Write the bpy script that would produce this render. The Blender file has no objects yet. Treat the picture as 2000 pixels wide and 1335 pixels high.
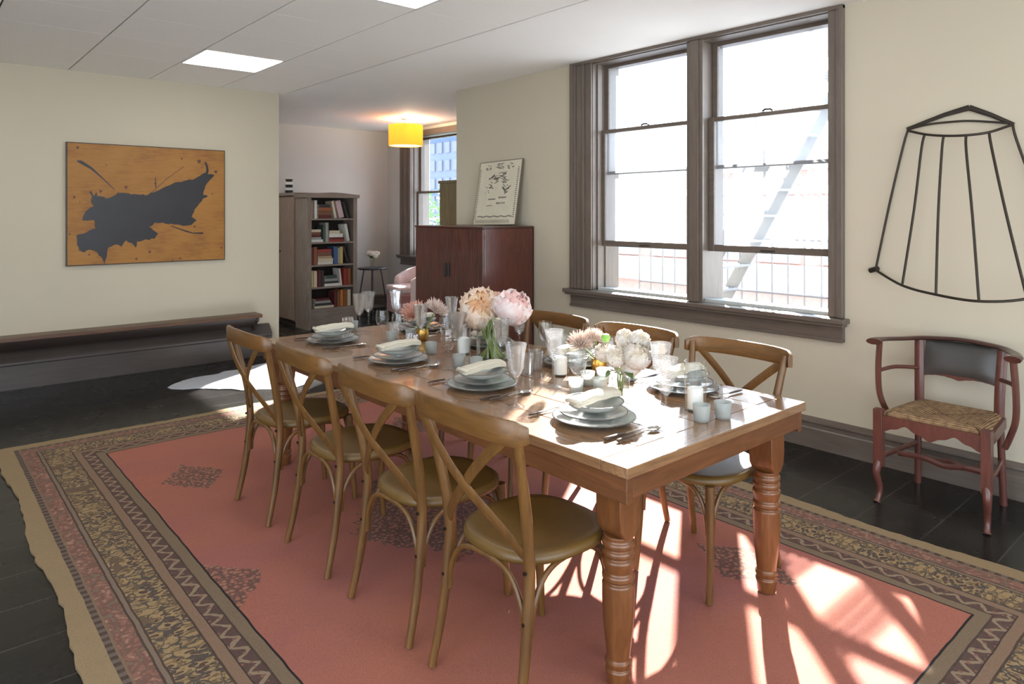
import bpy, bmesh, math, random
from math import pi, sin, cos, radians as R
from mathutils import Vector, Matrix
random.seed(7)
S = bpy.context.scene
COL = S.collection

# ------------------------------------------------------------------ camera, world, lights
HC, FPX, HZ, AZ = 1.53, 1362.0, 415.0, R(41.15)
cam_d = bpy.data.cameras.new('camera'); cam = bpy.data.objects.new('camera', cam_d); COL.objects.link(cam)
cam.location = (0, 0, HC); cam.rotation_euler = (R(90), 0, -AZ)
cam_d.sensor_width = 36; cam_d.lens = 36 * FPX / 2000; cam_d.shift_y = (HZ - 667.5) / 2000
cam_d.clip_start = .02; cam_d.clip_end = 400
S.camera = cam
S.view_settings.view_transform = 'Standard'; S.view_settings.look = 'None'
S.view_settings.exposure = 0.9; S.view_settings.gamma = 1; S.view_settings.use_curve_mapping = False
SKY, SUN, PANEL = 3.4, 31.0, 4.6
w = bpy.data.worlds.new('sky'); S.world = w; w.use_nodes = True
nt = w.node_tree; bg = nt.nodes['Background']; bg.inputs[1].default_value = SKY
tc = nt.nodes.new('ShaderNodeTexCoord'); sx = nt.nodes.new('ShaderNodeSeparateXYZ'); cr = nt.nodes.new('ShaderNodeValToRGB')
nt.links.new(tc.outputs['Generated'], sx.inputs[0]); nt.links.new(sx.outputs[2], cr.inputs[0]); nt.links.new(cr.outputs[0], bg.inputs[0])
cr.color_ramp.elements[0].position = 0.0; cr.color_ramp.elements[0].color = (.86, .93, 1, 1)
cr.color_ramp.elements[1].position = .7; cr.color_ramp.elements[1].color = (.55, .75, 1, 1)
sd = bpy.data.lights.new('sun', 'SUN'); sd.energy = SUN; sd.angle = R(.7); sd.color = (1, .96, .9)
so = bpy.data.objects.new('sun', sd); COL.objects.link(so)
so.rotation_euler = Vector((1.459, .979, .875)).to_track_quat('Z', 'Y').to_euler()
so.location = (20, 14, 12)
def area(name, loc, rot, sxx, syy, e, col=(1, 1, 1), portal=False):
    d = bpy.data.lights.new(name, 'AREA'); d.shape = 'RECTANGLE'; d.size = sxx; d.size_y = syy; d.energy = e; d.color = col
    o = bpy.data.objects.new(name, d); COL.objects.link(o); o.location = loc; o.rotation_euler = rot
    if portal: d.cycles.is_portal = True
    return o
area('window_portal', (4.86, 3.1, 1.85), (0, R(90), 0), 2.1, 2.2, 1, portal=True)
area('window_portal', (6.3, 8.6, 1.85), (0, R(90), 0), 2.1, 1.5, 1, portal=True)
area('window_portal', (-3.0, 0, 1.4), (0, R(-90), 0), 2.6, 4.8, 1, portal=True)  # sky portal for the added opening in the west wall
area('window_portal', (.4, -3.0, 1.4), (R(90), 0, pi), 6.4, 2.6, 1, portal=True)  # sky portal for the added opening in the rear wall
S.cycles.max_bounces = 9; S.cycles.diffuse_bounces = 5; S.cycles.glossy_bounces = 3; S.cycles.transmission_bounces = 6
S.cycles.transparent_max_bounces = 28; S.cycles.caustics_reflective = False; S.cycles.caustics_refractive = False
S.cycles.sample_clamp_indirect = 10

# ------------------------------------------------------------------ measuring helpers (pixel ray -> point on a real plane)
FW = (sin(AZ), cos(AZ)); RT = (cos(AZ), -sin(AZ))
def ray(px, py):
    u = (px - 1000) / FPX; v = -(py - HZ) / FPX
    return (FW[0] + u * RT[0], FW[1] + u * RT[1], v)
def atX(px, py, X):
    r = ray(px, py); t = X / r[0]; return Vector((X, t * r[1], HC + t * r[2]))
def atY(px, py, Y):
    r = ray(px, py); t = Y / r[1]; return Vector((t * r[0], Y, HC + t * r[2]))
def atZ(px, py, Z):
    r = ray(px, py); t = (Z - HC) / r[2]; return Vector((t * r[0], t * r[1], Z))

# ------------------------------------------------------------------ material helpers
class NB:
    def __init__(s, name):
        s.m = bpy.data.materials.new(name); s.m.use_nodes = True; s.t = s.m.node_tree; s.t.nodes.clear()
        s.out = s.n('OutputMaterial')
    def n(s, typ, **k):
        x = s.t.nodes.new('ShaderNode' + typ)
        for a, b in k.items(): setattr(x, a, b)
        return x
    def put(s, sock, v):
        if isinstance(v, bpy.types.NodeSocket): s.t.links.new(v, sock)
        elif isinstance(v, (tuple, list)) and len(v) == 3 and sock.type == 'RGBA': sock.default_value = (*v, 1)
        else: sock.default_value = v
    def math(s, op, a, b=0.0, c=0.0):
        x = s.n('Math', operation=op); s.put(x.inputs[0], a); s.put(x.inputs[1], b); s.put(x.inputs[2], c); return x.outputs[0]
    def mix(s, f, a, b):
        x = s.n('Mix', data_type='RGBA'); s.put(x.inputs[0], f); s.put(x.inputs[6], a); s.put(x.inputs[7], b); return x.outputs[2]
    def ramp(s, f, pts, interp='LINEAR'):
        x = s.n('ValToRGB'); e = x.color_ramp.elements; x.color_ramp.interpolation = interp
        while len(e) < len(pts): e.new(.5)
        for i, (p, c) in enumerate(pts):
            e[i].position = p; e[i].color = (*c, 1) if len(c) == 3 else c
        s.put(x.inputs[0], f); return x.outputs[0]
    def co(s, scale=(1, 1, 1), kind='Object'):
        t = s.n('TexCoord'); mp = s.n('Mapping'); s.put(mp.inputs[0], t.outputs[kind]); mp.inputs[3].default_value = scale; return mp.outputs[0]
    def noise(s, vec, scale, detail=4, rough=.55, dist=0.0):
        x = s.n('TexNoise'); s.put(x.inputs['Vector'], vec); x.inputs['Scale'].default_value = scale
        x.inputs['Detail'].default_value = detail; x.inputs['Roughness'].default_value = rough; x.inputs['Distortion'].default_value = dist
        return x.outputs[0]
    def bump(s, h, strength=.3, dist=.01):
        x = s.n('Bump'); s.put(x.inputs['Height'], h); x.inputs['Strength'].default_value = strength; x.inputs['Distance'].default_value = dist; return x.outputs[0]
    def pbr(s, col, rough=.5, metal=0.0, bump=None, **k):
        x = s.n('BsdfPrincipled'); s.put(x.inputs['Base Color'], col); s.put(x.inputs['Roughness'], rough); x.inputs['Metallic'].default_value = metal
        if bump is not None: s.put(x.inputs['Normal'], bump)
        for a, b in k.items(): s.put(x.inputs[a.replace('_', ' ')], b)
        s.t.links.new(x.outputs[0], s.out.inputs[0]); return s.m
def plain(name, col, rough=.5, metal=0.0, var=.12, scale=14, bump=.0, **k):
    b = NB(name); v = b.co(); n = b.noise(v, scale)
    c = b.mix(n, tuple(x * (1 - var) for x in col), tuple(min(1, x * (1 + var)) for x in col))
    return b.pbr(c, rough, metal, b.bump(n, bump, .004) if bump else None, **k)
def wood(name, dark, light, axis=0, rough=.4, scale=3.0, stretch=9, coat=0.0, bump=.15):
    b = NB(name); sc = [stretch, stretch, stretch]; sc[axis] = 1.0
    v = b.co(tuple(sc)); n = b.noise(v, scale, 6, .6, 1.2); n2 = b.noise(b.co(), 2.2, 3)
    f = b.math('ADD', b.math('MULTIPLY', n, .75), b.math('MULTIPLY', n2, .3))
    c = b.ramp(f, [(.28, dark), (.52, tuple((x + y) / 2 for x, y in zip(dark, light))), (.74, light)])
    return b.pbr(c, rough, 0, b.bump(n, bump, .002), Coat_Weight=coat)
def glassy(name, tint=(.95, .97, .98), base=.05, ior=1.45, facets=0.0, top=.6, dust=0.0):
    b = NB(name); tr = b.n('BsdfTransparent'); tr.inputs[0].default_value = (*tint, 1)
    gl = b.n('BsdfGlossy'); gl.inputs['Roughness'].default_value = .03
    fr = b.n('LayerWeight'); fr.inputs[0].default_value = .5
    if facets:
        w_ = b.n('TexWave', wave_type='BANDS', bands_direction='DIAGONAL'); b.put(w_.inputs['Vector'], b.co()); w_.inputs['Scale'].default_value = facets
        w2 = b.n('TexVoronoi'); b.put(w2.inputs['Vector'], b.co()); w2.inputs['Scale'].default_value = facets * 1.4
        h = b.math('ADD', w_.outputs['Fac'], w2.outputs['Distance']); bp = b.bump(h, 1.0, .012)
        b.put(gl.inputs['Normal'], bp); b.put(fr.inputs['Normal'], bp)
    f = b.math('ADD', b.math('MULTIPLY', b.math('POWER', fr.outputs[1], 3.5), top), base)
    mx = b.n('MixShader'); b.put(mx.inputs[0], f); b.t.links.new(tr.outputs[0], mx.inputs[1]); b.t.links.new(gl.outputs[0], mx.inputs[2])
    if dust:      # thin film of dirt that scatters daylight
        tl = b.n('BsdfTranslucent'); tl.inputs[0].default_value = (.9, .93, .95, 1); m2 = b.n('MixShader'); b.put(m2.inputs[0], b.math('MULTIPLY', b.math('ADD', b.noise(b.co(), 3, 4), .5), dust))
        b.t.links.new(mx.outputs[0], m2.inputs[1]); b.t.links.new(tl.outputs[0], m2.inputs[2]); mx = m2
    b.t.links.new(mx.outputs[0], b.out.inputs[0]); return b.m
def frosted(name, col, a=.35):
    b = NB(name); tr = b.n('BsdfTransparent'); di = b.n('BsdfDiffuse'); tl = b.n('BsdfTranslucent'); gl = b.n('BsdfGlossy')
    di.inputs[0].default_value = (*col, 1); tl.inputs[0].default_value = (*col, 1); gl.inputs[1].default_value = .2
    def mx(f, x, y):
        m = b.n('MixShader'); m.inputs[0].default_value = f; b.t.links.new(x.outputs[0], m.inputs[1]); b.t.links.new(y.outputs[0], m.inputs[2]); return m
    m = mx(a, mx(.5, di, tl), tr); m = mx(.12, m, gl); b.t.links.new(m.outputs[0], b.out.inputs[0]); return b.m
def petal(name, c0, c1, scale=18):
    b = NB(name); n = b.noise(b.co(), scale, 3); c = b.ramp(n, [(.35, c0), (.62, c1)])
    di = b.n('BsdfDiffuse'); tl = b.n('BsdfTranslucent'); b.put(di.inputs[0], c); b.put(tl.inputs[0], c)
    m = b.n('MixShader'); m.inputs[0].default_value = .35; b.t.links.new(di.outputs[0], m.inputs[1]); b.t.links.new(tl.outputs[0], m.inputs[2])
    b.t.links.new(m.outputs[0], b.out.inputs[0]); return b.m
def emit(name, col, st):
    b = NB(name); e = b.n('Emission'); e.inputs[0].default_value = (*col, 1); e.inputs[1].default_value = st
    b.t.links.new(e.outputs[0], b.out.inputs[0]); return b.m

# ------------------------------------------------------------------ mesh helpers
class MB:
    def __init__(s): s.v = []; s.f = []; s.mi = []; s.cur = 0
    def mat(s, i): s.cur = i; return s
    def add(s, vs, fs):
        k = len(s.v); s.v += [tuple(v) for v in vs]
        for f in fs: s.f.append(tuple(i + k for i in f)); s.mi.append(s.cur)
        return s
    def box(s, x0, x1, y0, y1, z0, z1):
        return s.add([(x0, y0, z0), (x1, y0, z0), (x1, y1, z0), (x0, y1, z0), (x0, y0, z1), (x1, y0, z1), (x1, y1, z1), (x0, y1, z1)],
                     [(0, 3, 2, 1), (4, 5, 6, 7), (0, 1, 5, 4), (1, 2, 6, 5), (2, 3, 7, 6), (3, 0, 4, 7)])
    def obox(s, c, ex, ey, ez):   # oriented box: centre and three half-axis vectors
        c, ex, ey, ez = map(Vector, (c, ex, ey, ez)); vs = []
        for k in (-1, 1):
            for i, j in ((-1, -1), (1, -1), (1, 1), (-1, 1)): vs.append(c + ex * i + ey * j + ez * k)
        return s.add(vs, [(0, 3, 2, 1), (4, 5, 6, 7), (0, 1, 5, 4), (1, 2, 6, 5), (2, 3, 7, 6), (3, 0, 4, 7)])
    def lathe(s, prof, c=(0, 0, 0), n=24, cap=False):
        c = Vector(c); vs = []; fs = []
        for r, z in prof:
            for i in range(n): a = 2 * pi * i / n; vs.append((c.x + r * cos(a), c.y + r * sin(a), c.z + z))
        for j in range(len(prof) - 1):
            for i in range(n): fs.append((j * n + i, j * n + (i + 1) % n, (j + 1) * n + (i + 1) % n, (j + 1) * n + i))
        if cap: fs.append(tuple(range(n))[::-1]); fs.append(tuple((len(prof) - 1) * n + i for i in range(n)))
        return s.add(vs, fs)
    def tube(s, path, rad, n=8, ell=None, up=(0, 0, 1)):
        """swept section along a path; rad number or list; ell=(a,b) makes a flat elliptical/rectangular strip"""
        P = [Vector(p) for p in path]; m = len(P); vs = []; fs = []; prev = Vector(up)
        for i, p in enumerate(P):
            t = (P[min(i + 1, m - 1)] - P[max(i - 1, 0)]).normalized()
            u = prev - t * prev.dot(t)
            if u.length < 1e-4: u = t.orthogonal()
            u.normalize(); w_ = t.cross(u); prev = u
            r = rad[i] if isinstance(rad, (list, tuple)) else rad
            a, b = (r, r) if ell is None else (r * ell[0], r * ell[1])
            for k in range(n):
                an = 2 * pi * (k + .5) / n; vs.append(p + u * a * cos(an) + w_ * b * sin(an))
        for i in range(m - 1):
            for k in range(n): fs.append((i * n + k, i * n + (k + 1) % n, (i + 1) * n + (k + 1) % n, (i + 1) * n + k))
        fs.append(tuple(range(n))[::-1]); fs.append(tuple((m - 1) * n + k for k in range(n)))
        return s.add(vs, fs)
    def prism(s, poly, axis, a, b):
        """2-D outline extruded along an axis: axis 'x' poly=(y,z), 'y' poly=(x,z), 'z' poly=(x,y)"""
        def p3(q, h): return {'x': (h, q[0], q[1]), 'y': (q[0], h, q[1]), 'z': (q[0], q[1], h)}[axis]
        n = len(poly); vs = [p3(q, a) for q in poly] + [p3(q, b) for q in poly]
        fs = [tuple(range(n))[::-1], tuple(range(n, 2 * n))] + [(i, (i + 1) % n, n + (i + 1) % n, n + i) for i in range(n)]
        return s.add(vs, fs)
    def build(s, name, mats, parent=None, smooth=40, bevel=0.0, loc=None, seg=2):
        me = bpy.data.meshes.new(name); me.from_pydata(s.v, [], s.f)
        mats = mats if isinstance(mats, (list, tuple)) else [mats]
        for m in mats: me.materials.append(m)
        for i, p in enumerate(me.polygons): p.material_index = s.mi[i]; p.use_smooth = bool(smooth)
        bm = bmesh.new(); bm.from_mesh(me); bmesh.ops.recalc_face_normals(bm, faces=bm.faces); bm.to_mesh(me); bm.free()
        if smooth: me.set_sharp_from_angle(angle=R(smooth))
        o = bpy.data.objects.new(name, me); COL.objects.link(o)
        if parent is not None: o.parent = parent
        if loc is not None: o.location = loc
        if bevel:
            b = o.modifiers.new('bevel', 'BEVEL'); b.width = bevel; b.segments = seg; b.limit_method = 'ANGLE'; b.angle_limit = R(40)
        return o
def tag(o, label=None, cat=None, group=None, kind=None):
    if label: o['label'] = label
    if cat: o['category'] = cat
    if group: o['group'] = group
    if kind: o['kind'] = kind
    return o
def struct(o): o['kind'] = 'structure'; return o
def thing(name, label, cat, loc=(0, 0, 0), rz=0.0, group=None):
    o = bpy.data.objects.new(name, None); o.empty_display_size = .1; COL.objects.link(o); o.location = loc; o.rotation_euler = (0, 0, rz)
    return tag(o, label, cat, group)
def dup(o, parent=None):
    c = o.copy(); COL.objects.link(c); c.parent = parent
    for ch in list(o.children): dup(ch, c)
    return c
def smoothpath(pts, k=6):
    P = [Vector(p) for p in pts]; out = []
    for i in range(len(P) - 1):
        p0 = P[max(i - 1, 0)]; p1 = P[i]; p2 = P[i + 1]; p3 = P[min(i + 2, len(P) - 1)]
        for j in range(k):
            t = j / k
            out.append(.5 * ((2 * p1) + (p2 - p0) * t + (2 * p0 - 5 * p1 + 4 * p2 - p3) * t * t + (3 * p1 - p0 - 3 * p2 + p3) * t ** 3))
    return out + [P[-1]]

# ------------------------------------------------------------------ materials
M = {}
M['wall'] = plain('cream_paint', (.53, .475, .365), .75, var=.03, scale=2)
M['wall_back'] = plain('pale_grey_paint', (.50, .495, .48), .75, var=.03, scale=2)
M['ceil'] = plain('ceiling_white', (.93, .92, .90), .8, var=.03, scale=2)
M['tile'] = plain('ceiling_tile', (.91, .89, .85), .9, var=.05, scale=60, bump=.1)
M['gap'] = plain('shadow_gap', (.09, .08, .07), .9)
M['trim'] = wood('taupe_painted_wood', (.10, .078, .062), (.165, .132, .108), 2, .35, bump=.05)
M['trim_h'] = wood('taupe_painted_board', (.10, .078, .062), (.165, .132, .108), 1, .32, bump=.05)
M['sash_light'] = plain('pale_sash_paint', (.5, .52, .5), .4)
def floor_mat():
    b = NB('dark_floor'); v = b.co()
    br = b.n('TexBrick'); b.put(br.inputs['Vector'], v); br.inputs['Scale'].default_value = 1; br.inputs['Mortar Size'].default_value = .004
    br.inputs['Brick Width'].default_value = 2.6; br.inputs['Row Height'].default_value = .30; br.inputs['Color1'].default_value = (.007, .0065, .006, 1)
    br.inputs['Color2'].default_value = (.012, .011, .010, 1); br.inputs['Mortar'].default_value = (.05, .045, .04, 1); br.inputs['Bias'].default_value = 0
    n = b.noise(b.co((1, 8, 1)), 5, 6); c = b.mix(b.math('MULTIPLY', n, .6), br.outputs[0], (.020, .018, .017))
    r = b.math('ADD', b.math('MULTIPLY', b.noise(v, 3, 5), .25), .14)
    return b.pbr(c, r, 0, b.bump(b.math('ADD', n, b.math('MULTIPLY', br.outputs['Fac'], -.6)), .15, .003), Specular_IOR_Level=.25)
M['floor'] = floor_mat()
M['pane'] = glassy('window_pane', (.985, .99, .995), .01, 1.3, 0, .4, .055)
M['pane_clean'] = glassy('clean_window_pane', (.985, .99, .995), .01, 1.3, 0, .4, .008)
M['crystal'] = glassy('cut_crystal', (.975, .98, .99), .10, 1.6, 90, .8, .02)
M['clear'] = glassy('clear_glass', (.985, .99, .99), .035, 1.5, 0, .8, .005)
M['water'] = glassy('vase_water', (.95, .97, .93), .02, 1.33)
M['frost'] = frosted('frosted_votive', (.60, .64, .62), .35)
M['wax'] = plain('candle_wax', (.9, .89, .84), .5)
M['panel'] = emit('light_diffuser', (1, .98, .94), PANEL)
M['white_metal'] = plain('white_metal', (.8, .8, .78), .4)
M['tabletop'] = wood('planked_table_top', (.13, .065, .03), (.30, .165, .08), 1, .22, 4, 10, .5)
M['tableside'] = wood('reddish_table_edge', (.075, .027, .010), (.185, .072, .026), 1, .38, 4, 10)
M['tableend'] = wood('reddish_table_end', (.075, .027, .010), (.185, .072, .026), 0, .38, 4, 10)
M['tableleg'] = wood('turned_leg_wood', (.08, .027, .009), (.20, .075, .023), 2, .34, 4, 8, .2)
M['chair'] = wood('honey_chair_wood', (.065, .029, .007), (.17, .078, .020), 2, .38, 5, 6)
M['chair_h'] = wood('honey_chair_rail', (.065, .029, .007), (.175, .08, .021), 1, .36, 5, 6)
M['seat'] = plain('chair_seat_wood', (.115, .062, .013), .42, var=.25, scale=9, bump=.1)
M['screw'] = plain('dark_screw', (.03, .02, .015), .4, .6)
M['walnut'] = wood('walnut_plank', (.06, .03, .018), (.15, .075, .04), 0, .35)
M['darkwood'] = plain('dark_stained_wood', (.035, .024, .02), .45)
M['bluegrey'] = plain('blue_grey_ceramic', (.52, .58, .58), .22, var=.06, Coat_Weight=.3)
M['porc'] = plain('glazed_porcelain', (.46, .48, .455), .16, var=.04, scale=20, Coat_Weight=.5)
M['rim'] = plain('dark_glaze_rim', (.10, .095, .09), .2)
M['linen'] = plain('napkin_linen', (.54, .495, .40), .9, var=.06, scale=160, bump=.25)
M['steel'] = plain('polished_steel', (.62, .6, .57), .18, 1.0)
M['handle'] = plain('dark_handle', (.06, .035, .025), .3, 0, .2)
M['black'] = plain('black_lacquer', (.012, .012, .014), .35)
M['iron'] = plain('wrought_iron', (.035, .027, .02), .5, .5, .3, 40, .2)
M['brass'] = plain('aged_gold', (.55, .33, .08), .3, .9, .35, 60, .3)
M['stem'] = plain('flower_stem', (.20, .25, .07), .6, var=.35, scale=40)
M['leaf'] = plain('leaf_green', (.07, .13, .035), .5, var=.3)
M['greenbud'] = plain('green_bud', (.20, .42, .08), .5)
def chair_rand(): pass

# rug ---------------------------------------------------------------
RX0, RX1, RY0, RY1 = .45, 3.56, .32, 5.52
def rug_mat():
    b = NB('persian_rug'); t = b.n('TexCoord'); sp = b.n('SeparateXYZ'); b.put(sp.inputs[0], t.outputs['Object'])
    x, y = sp.outputs[0], sp.outputs[1]; ax, ay = b.math('ABSOLUTE', x), b.math('ABSOLUTE', y)
    ex = b.math('SUBTRACT', (RX1 - RX0) / 2, ax); ey = b.math('SUBTRACT', (RY1 - RY0) / 2, ay)
    e = b.math('MINIMUM', ex, ey); side = b.math('LESS_THAN', ex, ey)
    s = b.math('ADD', b.math('MULTIPLY', side, y), b.math('MULTIPLY', b.math('SUBTRACT', 1, side), x))
    wob = b.math('MULTIPLY', b.math('SUBTRACT', b.noise(b.co(), 6, 2), .5), .012)
    e = b.math('ADD', e, wob)
    cv = b.n('CombineXYZ'); b.put(cv.inputs[0], s); b.put(cv.inputs[1], e); cv = cv.outputs[0]
    pile = b.noise(b.co(), 160, 3, .7)
    tan = (.36, .255, .135); dk = (.070, .046, .036); pk = (.33, .15, .11); och = (.44, .30, .15); gry = (.24, .17, .12); plum = (.11, .06, .055)
    # motifs
    def vor(scale, feat='F1', vec=cv, rnd=1.0):
        v = b.n('TexVoronoi', feature=feat); b.put(v.inputs['Vector'], vec); v.inputs['Scale'].default_value = scale; v.inputs['Randomness'].default_value = rnd; return v
    nz = b.n('TexNoise'); b.put(nz.inputs['Vector'], cv); nz.inputs['Scale'].default_value = 14; nz.inputs['Detail'].default_value = 2
    off = b.n('VectorMath', operation='MULTIPLY_ADD'); b.put(off.inputs[0], nz.outputs[1]); off.inputs[1].default_value = (.09, .09, 0); b.put(off.inputs[2], cv)
    wv = off.outputs[0]
    ms = b.math('MULTIPLY', b.math('ABSOLUTE', b.math('SUBTRACT', b.math('FRACT', b.math('MULTIPLY', s, 3.3)), .5)), .6)
    cm = b.n('CombineXYZ'); b.put(cm.inputs[0], ms); b.put(cm.inputs[1], e)
    off2 = b.n('VectorMath', operation='MULTIPLY_ADD'); b.put(off2.inputs[0], nz.outputs[1]); off2.inputs[1].default_value = (.06, .06, 0); b.put(off2.inputs[2], cm.outputs[0])
    v1 = vor(24, 'F1', off2.outputs[0]); v2 = vor(20, 'DISTANCE_TO_EDGE', wv)
    big = b.ramp(v1.outputs['Distance'], [(0, plum), (.26, plum), (.28, dk), (.36, dk), (.38, och), (.62, (.40, .27, .12)), (.70, (.19, .12, .07)), (.80, (.36, .24, .11)), (.9, dk)], 'CONSTANT')
    big = b.mix(b.math('LESS_THAN', v2.outputs['Distance'], .05), big, (.09, .08, .07))
    sel = vor(7, 'F1', cv); big = b.mix(b.math('GREATER_THAN', sel.outputs['Distance'], .80), big, (.17, .11, .07))
    v3 = vor(38, 'F1', wv); flo = b.ramp(v3.outputs['Distance'], [(0, (.45, .28, .2)), (.25, pk), (.5, (.22, .11, .085)), (.75, gry)], 'CONSTANT')
    tri = b.math('ABSOLUTE', b.math('SUBTRACT', b.math('FRACT', b.math('MULTIPLY', b.math('ADD', s, b.math('MULTIPLY', b.noise(b.co(), 12, 2), .06)), 11)), .5))
    zz = b.math('ABSOLUTE', b.math('SUBTRACT', b.math('MULTIPLY', b.math('SUBTRACT', e, .40), 12.5), b.math('ADD', b.math('MULTIPLY', tri, 1.3), .1)))
    vine = b.mix(b.math('LESS_THAN', zz, .13), plum, (.36, .26, .17))
    vd = vor(30, 'F1', cv, .3); vine = b.mix(b.math('LESS_THAN', vd.outputs['Distance'], .22), vine, (.30, .13, .09))
    t2 = b.math('LESS_THAN', b.math('FRACT', b.math('MULTIPLY', s, 22)), .5); dent = b.mix(t2, dk, (.17, .13, .11))
    # field
    abr = b.noise(b.co((.35, 1, 1)), 1.6, 3); fld = b.ramp(abr, [(.3, (.52, .185, .115)), (.5, (.47, .17, .125)), (.7, (.40, .15, .14))])
    n2 = b.noise(b.co(), 45, 3); fld = b.mix(b.math('MULTIPLY', n2, .35), fld, (.36, .13, .10))
    jag = b.math('MULTIPLY', b.math('SUBTRACT', b.noise(b.co(), 22, 2), .5), .45)
    def dia(cx, cy, rx, ry, ux=ax, uy=ay):
        q = b.math('ADD', b.math('DIVIDE', b.math('ABSOLUTE', b.math('SUBTRACT', ux, cx)), rx), b.math('DIVIDE', b.math('ABSOLUTE', b.math('SUBTRACT', uy, cy)), ry))
        return b.math('LESS_THAN', b.math('ADD', q, jag), 1.0)
    md = b.math('MAXIMUM', dia(.74, 1.31, .17, .24), dia(1.04, 0, .19, .24)); md = b.math('MAXIMUM', md, dia(0, 0, .42, .62)); md = b.math('MAXIMUM', md, dia(0, 2.08, .26, .18))
    v4 = vor(44, 'F1', b.co()); mot = b.ramp(v4.outputs['Distance'], [(0, (.38, .25, .16)), (.28, (.42, .17, .12)), (.45, (.11, .085, .07)), (.8, (.26, .19, .14))], 'CONSTANT')
    fld = b.mix(b.math('MULTIPLY', md, .75), fld, mot)
    c = tan
    c = b.mix(b.math('GREATER_THAN', e, .083), b.mix(b.math('MULTIPLY', b.noise(b.co(), 9, 3), .5), tan, (.42, .30, .17)), dent)
    for lim, lay in ((.107, (.27, .17, .11)), (.116, flo), (.185, dk), (.193, (.26, .19, .14)), (.208, dk), (.215, big), (.355, dk), (.363, (.30, .185, .12)), (.40, (.04, .03, .03)), (.405, vine), (.462, dk), (.470, (.25, .175, .11)), (.515, (.03, .025, .025)), (.523, fld)):
        c = b.mix(b.math('GREATER_THAN', e, lim), c, lay)
    wear = b.math('MULTIPLY', b.math('LESS_THAN', e, .515), b.math('ADD', .02, b.math('MULTIPLY', b.noise(b.co(), 28, 3), .28))); c = b.mix(wear, c, (.26, .18, .125))
    vm = b.n('VectorMath', operation='SCALE'); b.put(vm.inputs[0], c); b.put(vm.inputs[3], b.math('ADD', .46, b.math('MULTIPLY', pile, .5))); c = vm.outputs[0]
    return b.pbr(c, .95, 0, b.bump(pile, .5, .004), Specular_IOR_Level=.2)
M['rug'] = rug_mat()

# ================================================================== SETTING
XW, YL, ZC = 4.478, 7.47, 2.84
struct(MB().box(-3.2, 7.2, -3.4, 10.6, -.12, 0).build('floor', M['floor'], smooth=0))
WY0, WY1, WZ0, WZ1 = 2.03, 4.07, .885, 2.815      # main window opening
TH = .34
wm = MB(); wm.box(XW, XW + TH, -3.2, WY0, 0, ZC); wm.box(XW, XW + TH, WY1, 6.03, 0, ZC); wm.box(XW, XW + TH, WY0, WY1, 0, WZ0 - .03); wm.box(XW, XW + TH, WY0, WY1, WZ1, ZC)
struct(wm.build('wall_right', M['wall'], smooth=0))
struct(MB().box(-3.0, 3.12, YL, YL + .14, 0, ZC).build('wall_left', M['wall'], smooth=0))
# the two walls behind the viewpoint carry long window openings added to brighten the room
m_ = MB(); m_.box(-3.2, -3.0, -3.2, 10.1, 0, .12); m_.box(-3.2, -3.0, -3.2, 10.1, 2.7, ZC); m_.box(-3.2, -3.0, -3.2, -2.4, .12, 2.7); m_.box(-3.2, -3.0, 2.4, 10.1, .12, 2.7)
for k in range(1, 3): m_.box(-3.15, -3.05, -2.4 + 1.6 * k - .04, -2.4 + 1.6 * k + .04, .5, 2.7)
struct(m_.build('wall_west', M['wall'], smooth=0))
m_ = MB(); m_.box(-3.0, XW, -3.2, -3.0, 0, .12); m_.box(-3.0, XW, -3.2, -3.0, 2.7, ZC); m_.box(-3.0, -2.8, -3.2, -3.0, .12, 2.7); m_.box(3.6, XW, -3.2, -3.0, .12, 2.7)
for k in range(1, 4): m_.box(-2.8 + 1.6 * k - .04, -2.8 + 1.6 * k + .04, -3.15, -3.05, .5, 2.7)
struct(m_.build('wall_rear', M['wall'], smooth=0))
struct(MB().box(-3.0, 6.3, 9.97, 10.15, 0, ZC).build('wall_back', M['wall_back'], smooth=0))
VX, VY0, VY1, VZ0, VZ1 = 6.0, 7.95, 9.27, .885, 2.70
wb = MB(); wb.box(VX, VX + .3, 5.9, VY0, 0, ZC); wb.box(VX, VX + .3, VY1, 9.97, 0, ZC); wb.box(VX, VX + .3, VY0, VY1, 0, VZ0 - .03); wb.box(VX, VX + .3, VY0, VY1, VZ1, ZC)
struct(wb.build('wall_alcove', M['wall_back'], smooth=0))
struct(MB().box(XW + TH, VX, 5.87, 6.03, 0, ZC).build('wall_return', M['wall_back'], smooth=0))
# ceiling: plain plaster strip and the suspended tile field
struct(MB().box(3.19, XW + TH, -3.2, 10.15, ZC, ZC + .2).build('ceiling', M['ceil'], smooth=0))
struct(MB().box(XW + TH, 6.3, 5.87, 10.15, ZC, ZC + .2).build('ceiling_alcove', M['ceil'], smooth=0))
struct(MB().box(-3.2, 3.19, YL, 10.15, ZC, ZC + .2).build('ceiling_hall', M['ceil'], smooth=0))
struct(MB().box(-3.2, 3.19, -3.2, YL, ZC + .03, ZC + .2).build('ceiling_plenum', M['gap'], smooth=0))
G = .675; gx = [3.165 - G * i for i in range(10)]; gy = [YL - .315 - G * i for i in range(-1, 17)]
lights = [(2, 2), (2, 6), (2, 10), (2, 14), (6, 2), (6, 6), (6, 10), (6, 14)]  # all after the first two are unseen panels added to brighten the room
lightset = {(c, r) for c, r in lights}
tm = MB()
for c in range(9):
    for r in range(17):
        x1, x0 = gx[c] - .006, gx[c + 1] + .006; y1, y0 = min(gy[r], YL) - .0015, gy[r + 1] + .0015
        if (c - 0, r) in {(k - 1, q) for k, q in lightset}: continue
        tm.box(x0, x1, y0, y1, ZC - .006, ZC + .012)
struct(tm.build('ceiling_tiles', M['tile'], smooth=0))
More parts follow.
